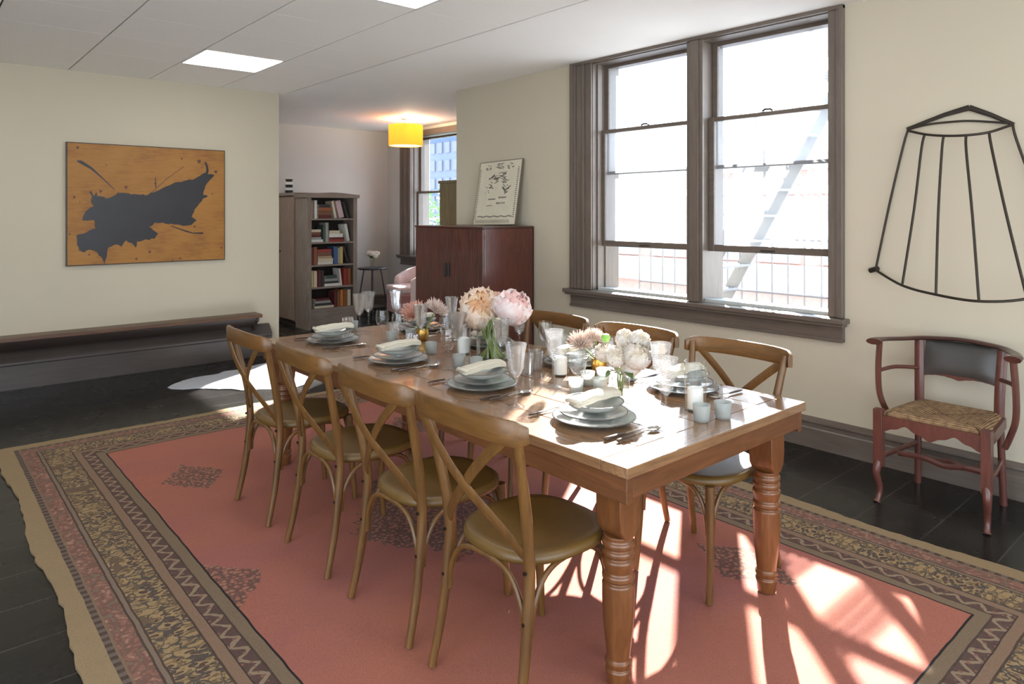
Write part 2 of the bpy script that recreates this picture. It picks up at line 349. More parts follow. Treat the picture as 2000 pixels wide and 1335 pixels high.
for k, (c, r) in enumerate(lights):
    x1, x0 = gx[c - 1] - .005, gx[c] + .005; y1, y0 = gy[r] - .003, gy[r + 1] + .003
    where = {0: 'square flat ceiling light near the painted-canvas wall', 1: 'square flat ceiling light cut by the top picture edge'}.get(k, f'added unseen fill light panel, {["first", "second", "third", "fourth"][(r - 2) // 4]} from painting wall in the {"window-side" if c == 2 else "far"} row')
    t = thing('ceiling_light', where, 'ceiling light', ((x0 + x1) / 2, (y0 + y1) / 2, ZC), 0, 'square lights set in the tiled ceiling')
    hx, hy = (x1 - x0) / 2, (y1 - y0) / 2
    f = MB()
    for a in ((-hx, hx, -hy, -hy + .015), (-hx, hx, hy - .015, hy), (-hx, -hx + .015, -hy, hy), (hx - .015, hx, -hy, hy)): f.box(*a, -.008, .01)
    f.build('light_frame', M['white_metal'], t, 0)
    MB().box(-hx + .015, hx - .015, -hy + .015, hy - .015, -.003, .006).build('diffuser', M['panel'], t, 0)

t = thing('ceiling_light', 'added fill light panel in the back room, unseen behind the painting wall', 'ceiling light', (2.1, 8.75, ZC - .012), 0, 'square lights set in the tiled ceiling')  # out-of-sight panel added to lighten the back room
f = MB()
for a in ((-.34, .34, -.34, -.325), (-.34, .34, .325, .34), (-.34, -.325, -.34, .34), (.325, .34, -.34, .34)): f.box(*a, -.008, .011)
f.build('light_frame', M['white_metal'], t, 0); MB().box(-.325, .325, -.325, .325, -.003, .006).build('diffuser', emit('added_hall_fill', (1, .98, .94), 12), t, 0)
# baseboards
def base_prof(h=.20): return [(0, 0), (.022, 0), (.022, h * .62), (.017, h * .66), (.017, h * .80), (.032, h * .84), (.030, h * .9), (.012, h * .97), (0, h)]
struct(MB().prism([(XW - a, z) for a, z in base_prof()], 'y', -3.0, 4.79).build('baseboard_right', M['trim_h'], smooth=0))
struct(MB().prism([(9.97 - a, z) for a, z in base_prof()], 'x', 2.0, 6.0).build('baseboard_back', M['trim_h'], smooth=0))
# left wall base: sloping cap over a tall board
struct(MB().prism([(YL, 0), (YL - .10, 0), (YL - .10, .205), (YL - .11, .215), (YL - .11, .235), (YL - .03, .325), (YL, .33)], 'x', -3.0, 3.0).build('baseboard_left', wood('dark_taupe_board', (.05, .040, .036), (.085, .068, .060), 0, .35, bump=.05), smooth=0))

# ------------------------------------------------------------------ windows
def window(name, X, bays, z0, z1, zin, raised, cl, cr_, head):
    """bays=[(y0,y1),...]; cl casing width on the far (+Y) side, cr_ on the near side"""
    root = bpy.data.objects.new(name, None); COL.objects.link(root); root.location = (X, (bays[0][0] + bays[-1][1]) / 2, z0); struct(root)
    ox, oy, oz = root.location
    def B(m, x0, x1, y0, y1, za, zb): m.box(X + x0 - ox, X + x1 - ox, y0 - oy, y1 - oy, za - oz, zb - oz)
    ya, yb = bays[0][0], bays[-1][1]
    m = MB()
    for a, b, d in ((0, .30, .020), (.30, .42, .034), (.42, .72, .024), (.72, .84, .034), (.84, 1.0, .040)): B(m, -d, .0, yb + cl * a, yb + cl * b, z0 - .02, z1 + head)
    m.build('casing', M['trim'], root, 0, .004)
    m = MB()
    for a, b, d in ((0, .55, .022), (.55, .72, .034), (.72, 1.0, .040)): B(m, -d, .0, ya - cr_ * b, ya - cr_ * a, z0 - .02, z1 + head)
    m.build('casing', M['trim'], root, 0, .004)
    m = MB(); B(m, -.036, 0, ya - cr_, yb + cl, z1, z1 + head); m.build('head_casing', M['trim_h'], root, 0, .003)
    m = MB()   # jambs and parting stops
    for s, y in ((1, yb), (-1, ya)):
        y_in = y - s * .0
        for x0, x1, d in ((0, .05, .004), (.05, .10, .018), (.10, .15, .006), (.15, .20, .018), (.20, TH, .006)):
            a, b = sorted((y_in + s * .02, y_in - s * d)); B(m, x0, x1, a, b, z0 - .02, z1)
    B(m, 0, TH, ya, yb, z1 - .006, z1 + .008); m.build('jamb', M['trim'], root, 0)
    for i in range(len(bays) - 1):
        a, b = bays[i][1], bays[i + 1][0]; m = MB()
        B(m, .0, .22, a, b, z0 - .02, z1); B(m, -.018, 0, a - .03, b + .0, z0 - .02, z1); B(m, -.03, -.018, a - .0, b - .03, z0 - .02, z1)
        B(m, .22, TH, a + .02, b - .02, z0 - .02, z1); m.build('mullion', M['trim'], root, 0, .003)
    m = MB(); B(m, -.085, .05, ya - cr_ - .03, yb + cl + .045, z0 - .055, z0 - .022); B(m, -.07, 0, ya - cr_ - .015, yb + cl + .03, z0 - .075, z0 - .055)
    m.build('stool', M['trim_h'], root, 0, .006)
    m = MB(); B(m, -.024, 0, ya - cr_, yb + cl, z0 - .17, z0 - .07); B(m, -.036, 0, ya - cr_, yb + cl, z0 - .175, z0 - .155); m.build('apron', M['trim_h'], root, 0, .004)
    m = MB(); m.prism([(X + .05 - ox, z0 - .03 - oz), (X + TH + .04 - ox, z0 - .06 - oz), (X + TH + .04 - ox, z0 - .025 - oz), (X + .05 - ox, z0 - oz)], 'y', ya - oy, yb - oy); m.build('sill', M['sash_light'], root, 0)
    for (y0, y1) in bays:
        ym = (y0 + y1) / 2
        for nm, xs, za, zb, st, bt, tp in (('lower_sash', .105, zin[0], zin[1], .048, .05, .032), ('upper_sash', .155, zin[2], zin[3], .045, .028, .03)):
            m = MB(); B(m, xs, xs + .036, y0, y0 + st, za, zb); B(m, xs, xs + .036, y1 - st, y1, za, zb); B(m, xs, xs + .036, y0 + st, y1 - st, za, za + bt); B(m, xs, xs + .036, y0 + st, y1 - st, zb - tp, zb)
            sh = m.build(nm, M['trim_h'], root, 0, .004)
            m = MB(); B(m, xs + .016, xs + .020, y0 + st - .005, y1 - st + .005, za + bt - .005, zb - tp + .005); m.build('pane', M['pane' if name == 'window_1' else 'pane_clean'], sh, 0)
            if nm == 'lower_sash':
                m = MB(); m.tube([(X + xs - .03 - ox + dx, ym + dy - oy, zb - .0 - oz + dz) for dx, dy, dz in ((.03, -.035, .0), (.03, -.02, .012), (.03, .02, .014), (.03, .04, .004))], .007, 6); m.build('sash_lock', M['iron'], sh)
                m = MB(); m.tube([(X + xs - ox - d, ym - oy + q, za + .02 - oz) for q, d in ((-.05, 0), (-.045, .016), (.045, .016), (.05, 0))], .006, 6); m.build('sash_lift', M['iron'], sh)
    return root
window('window_1', XW, [(WY0, 2.99), (3.10, WY1)], WZ0, WZ1, (1.24, 2.245, 1.86, WZ1), True, .24, .10, .025)
window('window_2', VX, [(VY0, VY1)], VZ0, VZ1, (.885, 1.86, 1.84, VZ1), False, .27, .2, .09)

# ================================================================== RUGS
def rug():
    nx, ny = 62, 104; hx, hy = (RX1 - RX0) / 2, (RY1 - RY0) / 2; vs = []; fs = []
    for j in range(ny + 1):
        for i in range(nx + 1):
            x = -hx + 2 * hx * i / nx; y = -hy + 2 * hy * j / ny
            ex = 1 if i in (0, nx) else 0; ey = 1 if j in (0, ny) else 0
            jx = .014 * sin(y * 5.1) * ex + random.uniform(-.006, .006) * ex; jy = .012 * sin(x * 4 + 1) * ey + random.uniform(-.006, .006) * ey
            z = .012 + .0015 * sin(x * 7 + y * 3)
            # ripple and lifted fold at the far edge
            q = math.exp(-((x - .42 + (hy - y) * .35) / .09) ** 2) * max(0, 1 - (hy - y) / .45); z += .0 * q
            vs.append((x + jx, y + jy, z))
    for j in range(ny):
        for i in range(nx): a = j * (nx + 1) + i; fs.append((a, a + 1, a + nx + 2, a + nx + 1))
    k = len(vs); vs2 = [(x, y, .001) for x, y, z in vs]
    rim = [i for i in range(nx + 1)] + [j * (nx + 1) + nx for j in range(1, ny + 1)] + [ny * (nx + 1) + i for i in range(nx - 1, -1, -1)] + [j * (nx + 1) for j in range(ny - 1, 0, -1)]
    base = [vs2[i] for i in rim]; n = len(rim)
    fs += [(rim[i], k + i, k + (i + 1) % n, rim[(i + 1) % n]) for i in range(n)]
    o = MB().add(vs + base, fs).build('persian_rug', M['rug'], loc=((RX0 + RX1) / 2, (RY0 + RY1) / 2, 0))
    tag(o, 'large faded rose Persian rug with ochre floral border under the dining table', 'rug')
rug()
def cowhide():
    cx, cy = 2.62, 6.42; vs = [(0, 0, .012)]; fs = []; n = 64; K = 6
    out = []
    for i in range(n):
        a = 2 * pi * i / n; r = .60 + .10 * cos(2 * a + .4) + .09 * cos(4 * a + 1) + .04 * sin(7 * a) + .02 * sin(13 * a); out.append((r * 1.08 * cos(a), r * .98 * sin(a)))
    for k in range(1, K + 1):
        for i, (x, y) in enumerate(out): vs.append((x * k / K, y * k / K, .012 + .004 * sin(x * 9 * k / K) - (.010 if k == K else 0)))
    for i in range(n): fs.append((0, 1 + i, 1 + (i + 1) % n))
    for k in range(K - 1):
        for i in range(n): a = 1 + k * n; fs.append((a + i, a + n + i, a + n + (i + 1) % n, a + (i + 1) % n))
    m = plain('white_hair_hide', (.40, .42, .46), .8, var=.12, scale=60, bump=.5)
    tag(MB().add(vs, fs).build('cowhide_rug', m, loc=(cx, cy, .001)), 'white cowhide rug lying on the dark floor beyond the table', 'rug')
cowhide()

# ================================================================== WALL BENCH AND PAINTING
t = thing('wall_bench', 'long low walnut bench shelf running along the wall under the painting', 'bench', (0, YL, 0))
m = MB(); m.box(-2.99, 2.86, -.20, -.001, .425, .462); m.build('plank', M['walnut'], t, 0, .006)
m = MB(); m.prism([(-.002, .425), (-.175, .425), (-.172, .40), (-.155, .375), (-.14, .345), (-.125, .335), (-.002, .335)], 'x', -2.99, 2.80); m.build('cove_support', M['darkwood'], t, 30)
for x in (2.83,):
    m = MB(); m.prism([(-.002, .425), (-.19, .425), (-.18, .39), (-.13, .36), (-.10, .30), (-.05, .24), (-.002, .22)], 'x', x - .03, x); m.build('bracket', M['darkwood'], t, 30)
def paint_pt(zx, zy, off=.0): 
    p = atY(zx / 4.45 + 100, zy / 4.45 + 250, YL - .036 - off); return p
P0 = [paint_pt(140, 125), paint_pt(1505, 210), paint_pt(1500, 1150), paint_pt(140, 1195)]
px0, px1 = P0[0].x, P0[1].x; pz1, pz0 = P0[0].z, P0[3].z; pcx, pcz = (px0 + px1) / 2, (pz0 + pz1) / 2
t = thing('painting', 'ochre abstract painting with a big black ink splash, unframed', 'painting', (pcx, YL, pcz))
def canvas_mat():
    b = NB('ochre_canvas'); n = b.noise(b.co(), 3, 5); n2 = b.noise(b.co((1, 1, 6)), 9, 5)
    c = b.ramp(b.math('ADD', b.math('MULTIPLY', n, .6), b.math('MULTIPLY', n2, .4)), [(.3, (.20, .075, .015)), (.5, (.32, .14, .022)), (.7, (.37, .17, .035))])
    return b.pbr(c, .55, 0, b.bump(n2, .2, .003))
M['canvas'] = canvas_mat(); M['ink'] = plain('black_ink', (.012, .011, .015), .4, var=.5, scale=8, bump=.3); M['ink2'] = plain('brown_ink_spatter', (.11, .035, .015), .5)
hx, hz = (px1 - px0) / 2, (pz1 - pz0) / 2
MB().box(-hx, hx, -.036, -.001, -hz, hz).build('canvas', M['canvas'], t, 0, .003)
MB().box(-hx - .008, hx + .008, -.030, -.001, -hz - .008, hz + .008).build('edge_frame', M['darkwood'], t, 0)
def flat(pts, y0, y1): return MB().prism([(q.x - pcx, q.z - pcz) for q in pts], 'y', y0, y1)
blob = [(355,590),(330,555),(345,545),(370,590),(395,555),(400,590),(480,610),(560,580),(580,560),(650,565),(740,575),(840,580),(920,545),(1000,505),(1060,480),(1150,460),(1250,440),(1310,400),(1345,385),(1345,330),(1330,290),(1350,300),(1365,350),(1360,400),(1420,410),(1380,450),(1340,500),(1320,580),(1365,590),(1320,610),(1260,690),(1220,770),(1265,800),(1220,840),(1150,850),(1040,830),(900,820),(850,860),(930,920),(900,960),(800,975),(745,985),(735,1040),(700,1000),(650,975),(610,1030),(570,1010),(495,1040),(485,1100),(465,1180),(440,1120),(380,1070),(330,1055),(290,1080),(240,1060),(225,990),(220,930),(300,910),(385,870),(375,800),(270,800),(290,740),(340,690),(370,680),(345,640)]
pts = []
for i, (a, b_) in enumerate(blob):
    c_, d_ = blob[(i + 1) % len(blob)]; L = math.hypot(c_ - a, d_ - b_); k = max(1, int(L / 22))
    for j in range(k):
        f = j / k; jj = 7 if j else 0
        pts.append(paint_pt(a + (c_ - a) * f + random.uniform(-jj, jj), b_ + (d_ - b_) * f + random.uniform(-jj, jj)))
flat(pts, -.0385, -.035).build('ink_splash', M['ink'], t, 0)
def stroke(pp, ww):
    sm = MB()
    for i in range(len(pp) - 1):
        a, b_ = Vector(pp[i]), Vector(pp[i + 1]); d = (b_ - a).normalized(); n = Vector((-d.y, d.x)); w0, w1 = ww[i], ww[i + 1]
        q = [paint_pt(*v) for v in (a + n * w0, b_ + n * w1, b_ - n * w1, a - n * w0)]
        sm.prism([(v.x - pcx, v.z - pcz) for v in q], 'y', -.038, -.035)
    sm.build('ink_stroke', M['ink'], t, 0)
stroke([(225, 285), (260, 295), (350, 350), (440, 430), (550, 535)], [6, 14, 10, 5, 2])
stroke([(1040, 850), (1180, 898), (1230, 912), (1320, 912)], [3, 6, 4, 7]); stroke([(850, 580), (1000, 445), (1150, 335)], [2, 2, 2]); stroke([(905, 430), (910, 520)], [3, 4])
dm = MB()
for (a, b_, r) in ((230,170,13),(480,320,6),(1135,265,9),(200,600,11),(650,515,14),(905,480,9),(740,1135,10),(855,1075,12),(1120,1130,8),(1480,1040,8),(1285,290,16),(1430,380,14),(1245,855,9),(160,920,8),(1400,575,6),(1055,1150,7),(430,550,12),(250,640,6),(330,1100,8),(1310,345,7)):
    q = [paint_pt(a + r * cos(k) * (1 + .3 * sin(3 * k + a)), b_ + r * sin(k)) for k in [2 * pi * i / 9 for i in range(9)]]
    dm.prism([(v.x - pcx, v.z - pcz) for v in q], 'y', -.0375, -.035)
dm.build('spatter', M['ink2'], t, 0)

# ================================================================== DINING TABLE
TX0, TX1, TY0, TY1, TZ = 1.64, 2.77, 1.35, 4.20, .76
tcx, tcy = (TX0 + TX1) / 2, (TY0 + TY1) / 2; hx, hy = (TX1 - TX0) / 2, (TY1 - TY0) / 2
t = thing('dining_table', 'long farmhouse dining table with turned legs, laid for eight', 'table', (tcx, tcy, 0))
m = MB(); n = 6
for i in range(n):
    a = -hx + 2 * hx * i / n; m.box(a + .0008, a + 2 * hx / n - .0008, -hy + .11, hy - .11, TZ - .034, TZ)
for s in (-1, 1): y0, y1 = sorted((s * hy, s * (hy - .109))); m.mat(1).box(-hx, hx, y0, y1, TZ - .034, TZ); m.mat(0)
m.build('tabletop', [M['tabletop'], wood('table_top_end', (.13, .065, .03), (.30, .165, .08), 0, .22, 4, 10, .5)], t, 0, .003)
for s in (-1, 1):
    m = MB(); x0, x1 = sorted((s * (hx - .012), s * (hx - .04))); m.box(x0, x1, -hy + .012, hy - .012, TZ - .118, TZ - .034); m.build('side_apron', M['tableside'], t, 0, .003)
    m = MB(); y0, y1 = sorted((s * (hy - .012), s * (hy - .04))); m.box(-hx + .04, hx - .04, y0, y1, TZ - .105, TZ - .034); m.build('end_apron', M['tableend'], t, 0, .003)
lp = [(.030, .0137), (.034, .02), (.036, .05), (.040, .062), (.040, .07), (.034, .076), (.041, .088), (.041, .096), (.035, .104), (.040, .15), (.047, .22), (.050, .30), (.050, .345), (.042, .352), (.050, .362), (.050, .374), (.043, .382), (.046, .395), (.051, .41), (.051, .422), (.043, .430), (.050, .440), (.050, .450), (.043, .458), (.050, .468), (.050, .478), (.044, .485), (.046, .50)]
for sx_, lx in ((-1, 1.735 - tcx), (1, 2.61 - tcx)):
    for ly in ((1.465 if sx_ < 0 else 1.435) - tcy, tcy - 1.475):
        m = MB(); m.lathe([(r * 1.05, z) for r, z in lp], (lx, ly, 0), 28, True)
        b_ = .050
        m.prism([(lx - b_ * .45, .498), (lx + b_ * .45, .498), (lx + b_ * .9, .53), (lx + b_, .57), (lx + b_, TZ - .034), (lx - b_, TZ - .034), (lx - b_, .57), (lx - b_ * .9, .53)], 'y', ly - b_, ly + b_)
        m.build('leg', M['tableleg'], t, 35, .003)

# ================================================================== CROSS-BACK CHAIRS
def make_chair():
    t = thing('dining_chair', 'x', 'chair', (0, 0, 0), 0, 'cross-back chairs around the dining table')
    def post(s): return [(-.270, s * .210, 0), (-.235, s * .203, .16), (-.212, s * .198, .34), (-.206, s * .196, .46), (-.222, s * .202, .60), (-.262, s * .218, .78), (-.292, s * .232, .90)]
    for s in (-1, 1):
        MB().tube(smoothpath(post(s), 4), [.0135 + .0045 * min(1, i / 8) - .004 * max(0, (i - 16) / 8) for i in range(25)], 10).build('rear_leg', M['chair'], t)
        MB().tube(smoothpath([(.20 + .012, s * .178, 0), (.196, s * .172, .2), (.185, s * .165, .445)], 4), [.013 + .0008 * i for i in range(9)], 10).build('front_leg', M['chair'], t)
    # seat: rounded, dished top
    out = []
    n = 44
    for i in range(n):
        a = 2 * pi * i / n; c, s_ = cos(a), sin(a); r = (abs(c) ** 2.6 + abs(s_) ** 2.6) ** (-1 / 2.6)
        wy = .215 + .008 * c; out.append((.0 + .222 * r * c, wy * r * s_))
    vs = []; fs = []
    rings = [(.90, .437), (1.0, .442), (1.015, .452), (1.0, .468), (.93, .474), (.80, .470), (.45, .466)]
    for k, z in rings:
        for x, y in out: vs.append((x * k, y * k, z))
    for j in range(len(rings) - 1):
        for i in range(n): fs.append((j * n + i, j * n + (i + 1) % n, (j + 1) * n + (i + 1) % n, (j + 1) * n + i))
    fs.append(tuple(range(n))[::-1]); vs.append((0, 0, .4655)); fs += [((len(rings) - 1) * n + i, (len(rings) - 1) * n + (i + 1) % n, len(vs) - 1) for i in range(n)]
    MB().add(vs, fs).build('seat', M['seat'], t, 60)
    # bowed top rail wrapping round the post tops
    m = MB(); P = []; K = 18
    for i in range(K + 1):
        a = -1 + 2 * i / K; y = .262 * sin(a * pi / 2 * .92) / sin(pi / 2 * .92); x = -.335 + .062 * abs(a) ** 2.6
        P.append((x, y, .893 - .012 * a * a))
    def strip(P, hw, ht, lean):
        vs = []; fs = []; prof = [(-1, -.8), (-.7, -1), (.7, -1), (1, -.8), (1, .75), (.6, 1), (-.6, 1), (-1, .75)]; q = len(prof)
        for i, p in enumerate(P):
            p = Vector(p); tt = (Vector(P[min(i + 1, len(P) - 1)]) - Vector(P[max(i - 1, 0)])).normalized(); nn = Vector((tt.y, -tt.x, 0)).normalized()
            f = 1 - .35 * max(0, (abs(2 * i / (len(P) - 1) - 1) - .8) / .2)
            for a, b_ in prof: vs.append(p + nn * a * hw + Vector((0, 0, 1)) * b_ * ht * f - nn * lean * b_ * ht * -1)
        for i in range(len(P) - 1):
            for k in range(q): fs.append((i * q + k, i * q + (k + 1) % q, (i + 1) * q + (k + 1) % q, (i + 1) * q + k))
        fs += [tuple(range(q))[::-1], tuple((len(P) - 1) * q + k for k in range(q))]; return vs, fs
    m.add(*strip(P, .0095, .036, 0)); m.build('top_rail', M['chair_h'], t, 50)
    for s in (-1, 1):
        p = smoothpath([(-.318, s * .215, .872), (-.318 - .004 * s, s * .10, .775), (-.298 - .005 * s, 0, .68), (-.250, -s * .12, .565), (-.215, -s * .188, .492)], 5)
        MB().tube(p, .02, 8, (.28, .95), up=(1, 0, 0)).build('cross_slat', M['chair'], t)
    # bentwood braces under the seat, one bent piece on every side
    ft = lambda s: (.190, s * .168); rt_ = lambda s: (-.216, s * .199)
    for a, b_ in ((ft(-1), ft(1)), (rt_(-1), rt_(1)), (ft(-1), rt_(-1)), (ft(1), rt_(1))):
        A, B_ = Vector((*a, 0)), Vector((*b_, 0)); L = (B_ - A); k = .30
        q = [A + L * .04 + Vector((0, 0, .255)), A + L * .06 + Vector((0, 0, .33)), A + L * .16 + Vector((0, 0, .40)), A + L * k + Vector((0, 0, .430)), A + L * .5 + Vector((0, 0, .436)), A + L * (1 - k) + Vector((0, 0, .430)), A + L * .84 + Vector((0, 0, .40)), A + L * .94 + Vector((0, 0, .33)), A + L * .96 + Vector((0, 0, .255))]
        MB().tube(smoothpath(q, 3), .0095, 8).build('brace', M['chair'], t)
    m = MB()
    for s in (-1, 1):
        for z, x in ((.449, -.226), (.30, -.231)): m.tube([(x + .004, s * .198, z), (x - .004, s * .198, z)], .006, 8)
    m.build('screw_head', M['screw'], t)
    return t
proto = make_chair()
clabs = [('cross-back wooden chair closest to the sunlit table corner on the side away from window', 1.605, 1.725, 0),
         ('second cross-back wooden chair from the sunlit table end, side away from window', 1.600, 2.275, 0),
         ('third cross-back wooden chair from the sunlit table end, side away from window', 1.600, 2.885, 0),
         ('cross-back wooden chair closest to the wall bench, seen against the white cowhide', 1.600, 3.52, 0),
         ('cross-back wooden cross-back chair right under the double window, its seat in sunlight', 2.560, 1.71, pi),
         ('cross-back wooden cross-back chair behind the white flowers, under the double window', 2.560, 2.285, pi),
         ('cross-back wooden cross-back chair rising right of the big peonies, below the window corner', 2.560, 2.88, pi),
         ('cross-back wooden cross-back chair hidden behind the big peonies, nearest the tambour cabinet', 2.560, 3.50, pi)]
chairs = []
for i, (lab, x, y, rz) in enumerate(clabs):
    c = proto if i == 0 else dup(proto)
    c.location = (x, y, .0158); c.rotation_euler = (0, 0, rz + random.uniform(-.025, .025)); c['label'] = lab; chairs.append(c)

# ================================================================== TABLE SETTINGS
def disc(prof, name, mats, parent=None, n=48):
    m = MB(); 
    for i in range(len(prof) - 1):
        m.mat(prof[i][2] if len(prof[i]) > 2 else 0); m.lathe([prof[i][:2], prof[i + 1][:2]], n=n)
    o = m.build(name, mats, parent, 70)
    bm = bmesh.new(); bm.from_mesh(o.data); bmesh.ops.remove_doubles(bm, verts=bm.verts, dist=1e-5); bmesh.ops.recalc_face_normals(bm, faces=bm.faces); bm.to_mesh(o.data); bm.free()
    o.data.set_sharp_from_angle(angle=R(70)); return o
def far(o): o.location = (0, 0, -50)
PM = [M['porc'], M['rim']]
dinner = disc([(0, .004), (.09, .004), (.095, 0), (.10, .004), (.152, .016, 1), (.157, .019, 1), (.155, .0215, 1), (.150, .020), (.105, .009), (.09, .008), (0, .008)], 'dinner_plate', PM)
salad = disc([(0, .002), (.075, .002), (.08, 0), (.09, .003), (.127, .013, 1), (.131, .016, 1), (.129, .018, 1), (.124, .0165), (.085, .0075), (.07, .006), (0, .006)], 'salad_plate', PM)
bowl = disc([(0, .002), (.045, .002), (.05, 0), (.065, .003), (.095, .017), (.112, .032, 1), (.114, .034, 1), (.111, .0345, 1), (.108, .032), (.088, .017), (.05, .006), (0, .005)], 'soup_bowl', PM)
def napkin_mesh():
    """a linen napkin folded in three into a long band, lying across the bowl rim"""
    hL, hW = .122, .036; NX = 26; vs = []; fs = []
    sec = []      # cross-section: three stacked folds seen from the end, closed outline (v, z)
    for k in range(3):
        z = .0075 * k; sec.append((-1 + .06 * k, z)); sec.append((-1.04 + .06 * k, z + .0035)); sec.append((-.97 + .07 * k, z + .0068))
    top = [(-.55, .0245), (0, .0262), (.5, .0248)]; sec2 = []
    for k in (2, 1, 0):
        z = .0075 * k; sec2 += [(.95 - .03 * k, z + .0068), (1.02 - .03 * k, z + .0035), (.97 - .04 * k, z)]
    sec = sec + top + sec2; q = len(sec)
    for i in range(NX + 1):
        u = -1 + 2 * i / NX; wd = hW * (1 + .05 * sin(4 * u)) * (1 - .25 * max(0, abs(u) - .9) / .1); th = 1 - .35 * max(0, abs(u) - .88) / .12
        for v, z in sec: vs.append((u * hL + .004 * v, v * wd + .006 * sin(u * 2.4), z * th + .006 * (1 - u * u) + .0014 * sin(u * 9 + v * 3) - .008 * max(0, -u - .55)))
    for i in range(NX):
        for k in range(q): fs.append((i * q + k, i * q + (k + 1) % q, (i + 1) * q + (k + 1) % q, (i + 1) * q + k))
    fs += [tuple(range(q))[::-1], tuple(NX * q + k for k in range(q))]
    m = MB().add(vs, fs)
    m.tube(smoothpath([(-.112, -.038, .010), (-.124, -.012, .017), (-.124, .014, .017), (-.113, .038, .009)], 3), .0085, 8)
    return m.build('napkin', M['linen'], smooth=60)
napkin = napkin_mesh()
def knife_():
    t = thing('table_knife', 'x', 'knife')
    m = MB(); m.tube([(-.115, 0, .007), (-.11, 0, .008), (-.06, 0, .008), (-.015, 0, .007)], [.004, .0075, .0065, .005], 8, (.8, 1.1)); m.build('handle', M['handle'], t)
    m = MB(); m.prism([(-.018, -.005), (.06, -.008), (.10, -.007), (.118, .001), (.105, .006), (-.018, .005)], 'z', .005, .0075); m.build('blade', M['steel'], t, 0); return t
def spoon_():
    t = thing('table_spoon', 'x', 'spoon')
    m = MB(); m.tube([(-.115, 0, .007), (-.108, 0, .008), (-.05, 0, .008), (-.02, 0, .008)], [.004, .007, .006, .004], 8, (.7, 1.1)); m.build('handle', M['handle'], t)
    m = MB(); m.tube([(-.022, 0, .008), (.03, 0, .011), (.056, 0, .008)], [.003, .0025, .003], 6)
    vs = []; fs = []; n = 16
    for k, (q, z) in enumerate(((1, .010), (.75, .0045), (.4, .0025), (0.02, .002))):
        for i in range(n): a = 2 * pi * i / n; vs.append((.083 + .032 * q * cos(a), .020 * q * sin(a) * (1 + .12 * cos(a)), z))
    for k in range(3):
        for i in range(n): fs.append((k * n + i, k * n + (i + 1) % n, (k + 1) * n + (i + 1) % n, (k + 1) * n + i))
    m.add(vs, fs); m.build('bowl', M['steel'], t); return t
def fork_():
    t = thing('table_fork', 'x', 'fork')
    m = MB(); m.tube([(-.105, 0, .007), (-.098, 0, .008), (-.05, 0, .008), (-.015, 0, .007)], [.004, .007, .006, .004], 8, (.7, 1.1)); m.build('handle', M['handle'], t)
    m = MB(); m.tube([(-.018, 0, .008), (.03, 0, .011), (.05, 0, .007)], [.003, .0025, .006], 6, (.6, 1.2)); m.prism([(.045, -.006), (.06, -.0125), (.068, -.0125), (.068, .0125), (.06, .0125), (.045, .006)], 'z', .005, .0072)
    for k in range(4): y = -.0108 + .0072 * k; m.tube([(.066, y, .006), (.09, y, .007), (.108, y * .9, .011)], [.0018, .0017, .001], 5)
    m.build('tines', M['steel'], t); return t
knife, spoon, fork = knife_(), spoon_(), fork_()
# glassware
def goblet_():
    t = thing('goblet', 'x', 'glass')
    MB().lathe([(.0045, .115), (.012, .122), (.024, .135), (.031, .16), (.034, .19), (.038, .22), (.044, .252), (.0425, .252), (.036, .22), (.031, .19), (.027, .16), (.010, .132), (0.001, .128)], n=28).build('bowl', M['crystal'], t)
    MB().lathe([(.001, .0), (.037, .0), (.038, .002), (.020, .006), (.006, .014), (.0042, .03), (.006, .05), (.0042, .07), (.0042, .108), (.008, .114), (.0045, .118)], n=24).build('stem', M['clear'], t); return t
def wine_():
    t = thing('wine_glass', 'x', 'glass')
    MB().lathe([(.004, .088), (.018, .095), (.033, .115), (.039, .14), (.038, .165), (.034, .195), (.0335, .195), (.0375, .165), (.0385, .14), (.032, .117), (.016, .098), (.001, .095)], n=28).build('bowl', M['clear'], t)
    MB().lathe([(.001, .0), (.034, .0), (.035, .002), (.018, .005), (.005, .012), (.0036, .04), (.0036, .085), (.006, .09)], n=24).build('stem', M['clear'], t); return t
def tumbler_():
    o = MB().lathe([(.001, .0), (.028, .0), (.030, .004), (.033, .05), (.037, .095), (.0355, .095), (.032, .05), (.028, .012), (.001, .010)], n=24).build('tumbler', M['crystal']); return tag(o, 'x', 'glass')
goblet, wine, tumbler = goblet_(), wine_(), tumbler_()
def votive_():
    t = thing('votive_candle', 'x', 'candle')
    MB().lathe([(.001, .0), (.025, .0), (.028, .004), (.033, .062), (.0315, .062), (.027, .007), (.001, .006)], n=24).build('holder', M['frost'], t)
    m = MB(); m.lathe([(.001, .008), (.022, .008), (.024, .036), (.001, .037)], n=20).tube([(0, 0, .036), (.001, 0, .044)], .001, 5); m.build('candle', M['wax'], t); return t
votive = votive_()
def hurricane_():
    t = thing('hurricane_candle', 'x', 'candle holder')
    MB().lathe([(.001, .0), (.040, .0), (.042, .003), (.042, .19), (.040, .19), (.040, .006), (.001, .006)], n=28).build('glass_cylinder', M['clear'], t)
    m = MB(); m.lathe([(.001, .007), (.030, .007), (.031, .085), (.028, .088), (.001, .086)], n=22).tube([(0, 0, .086), (.001, 0, .096)], .001, 5); m.build('candle', M['wax'], t); return t
hurricane = hurricane_()
used = set()
def place(proto, x, y, z, rz, label, group, rx=0.0):
    if proto.name in used: o = dup(proto)
    else: o = proto; used.add(proto.name)
    o.location = (x, y, z); o.rotation_euler = (rx, 0, rz); tag(o, label, None, group); return o
for o, c in ((dinner, 'plate'), (salad, 'plate'), (bowl, 'bowl'), (napkin, 'napkin')): tag(o, 'x', c)
Z0 = TZ + .0005
ordw = ['first', 'second', 'third', 'last']
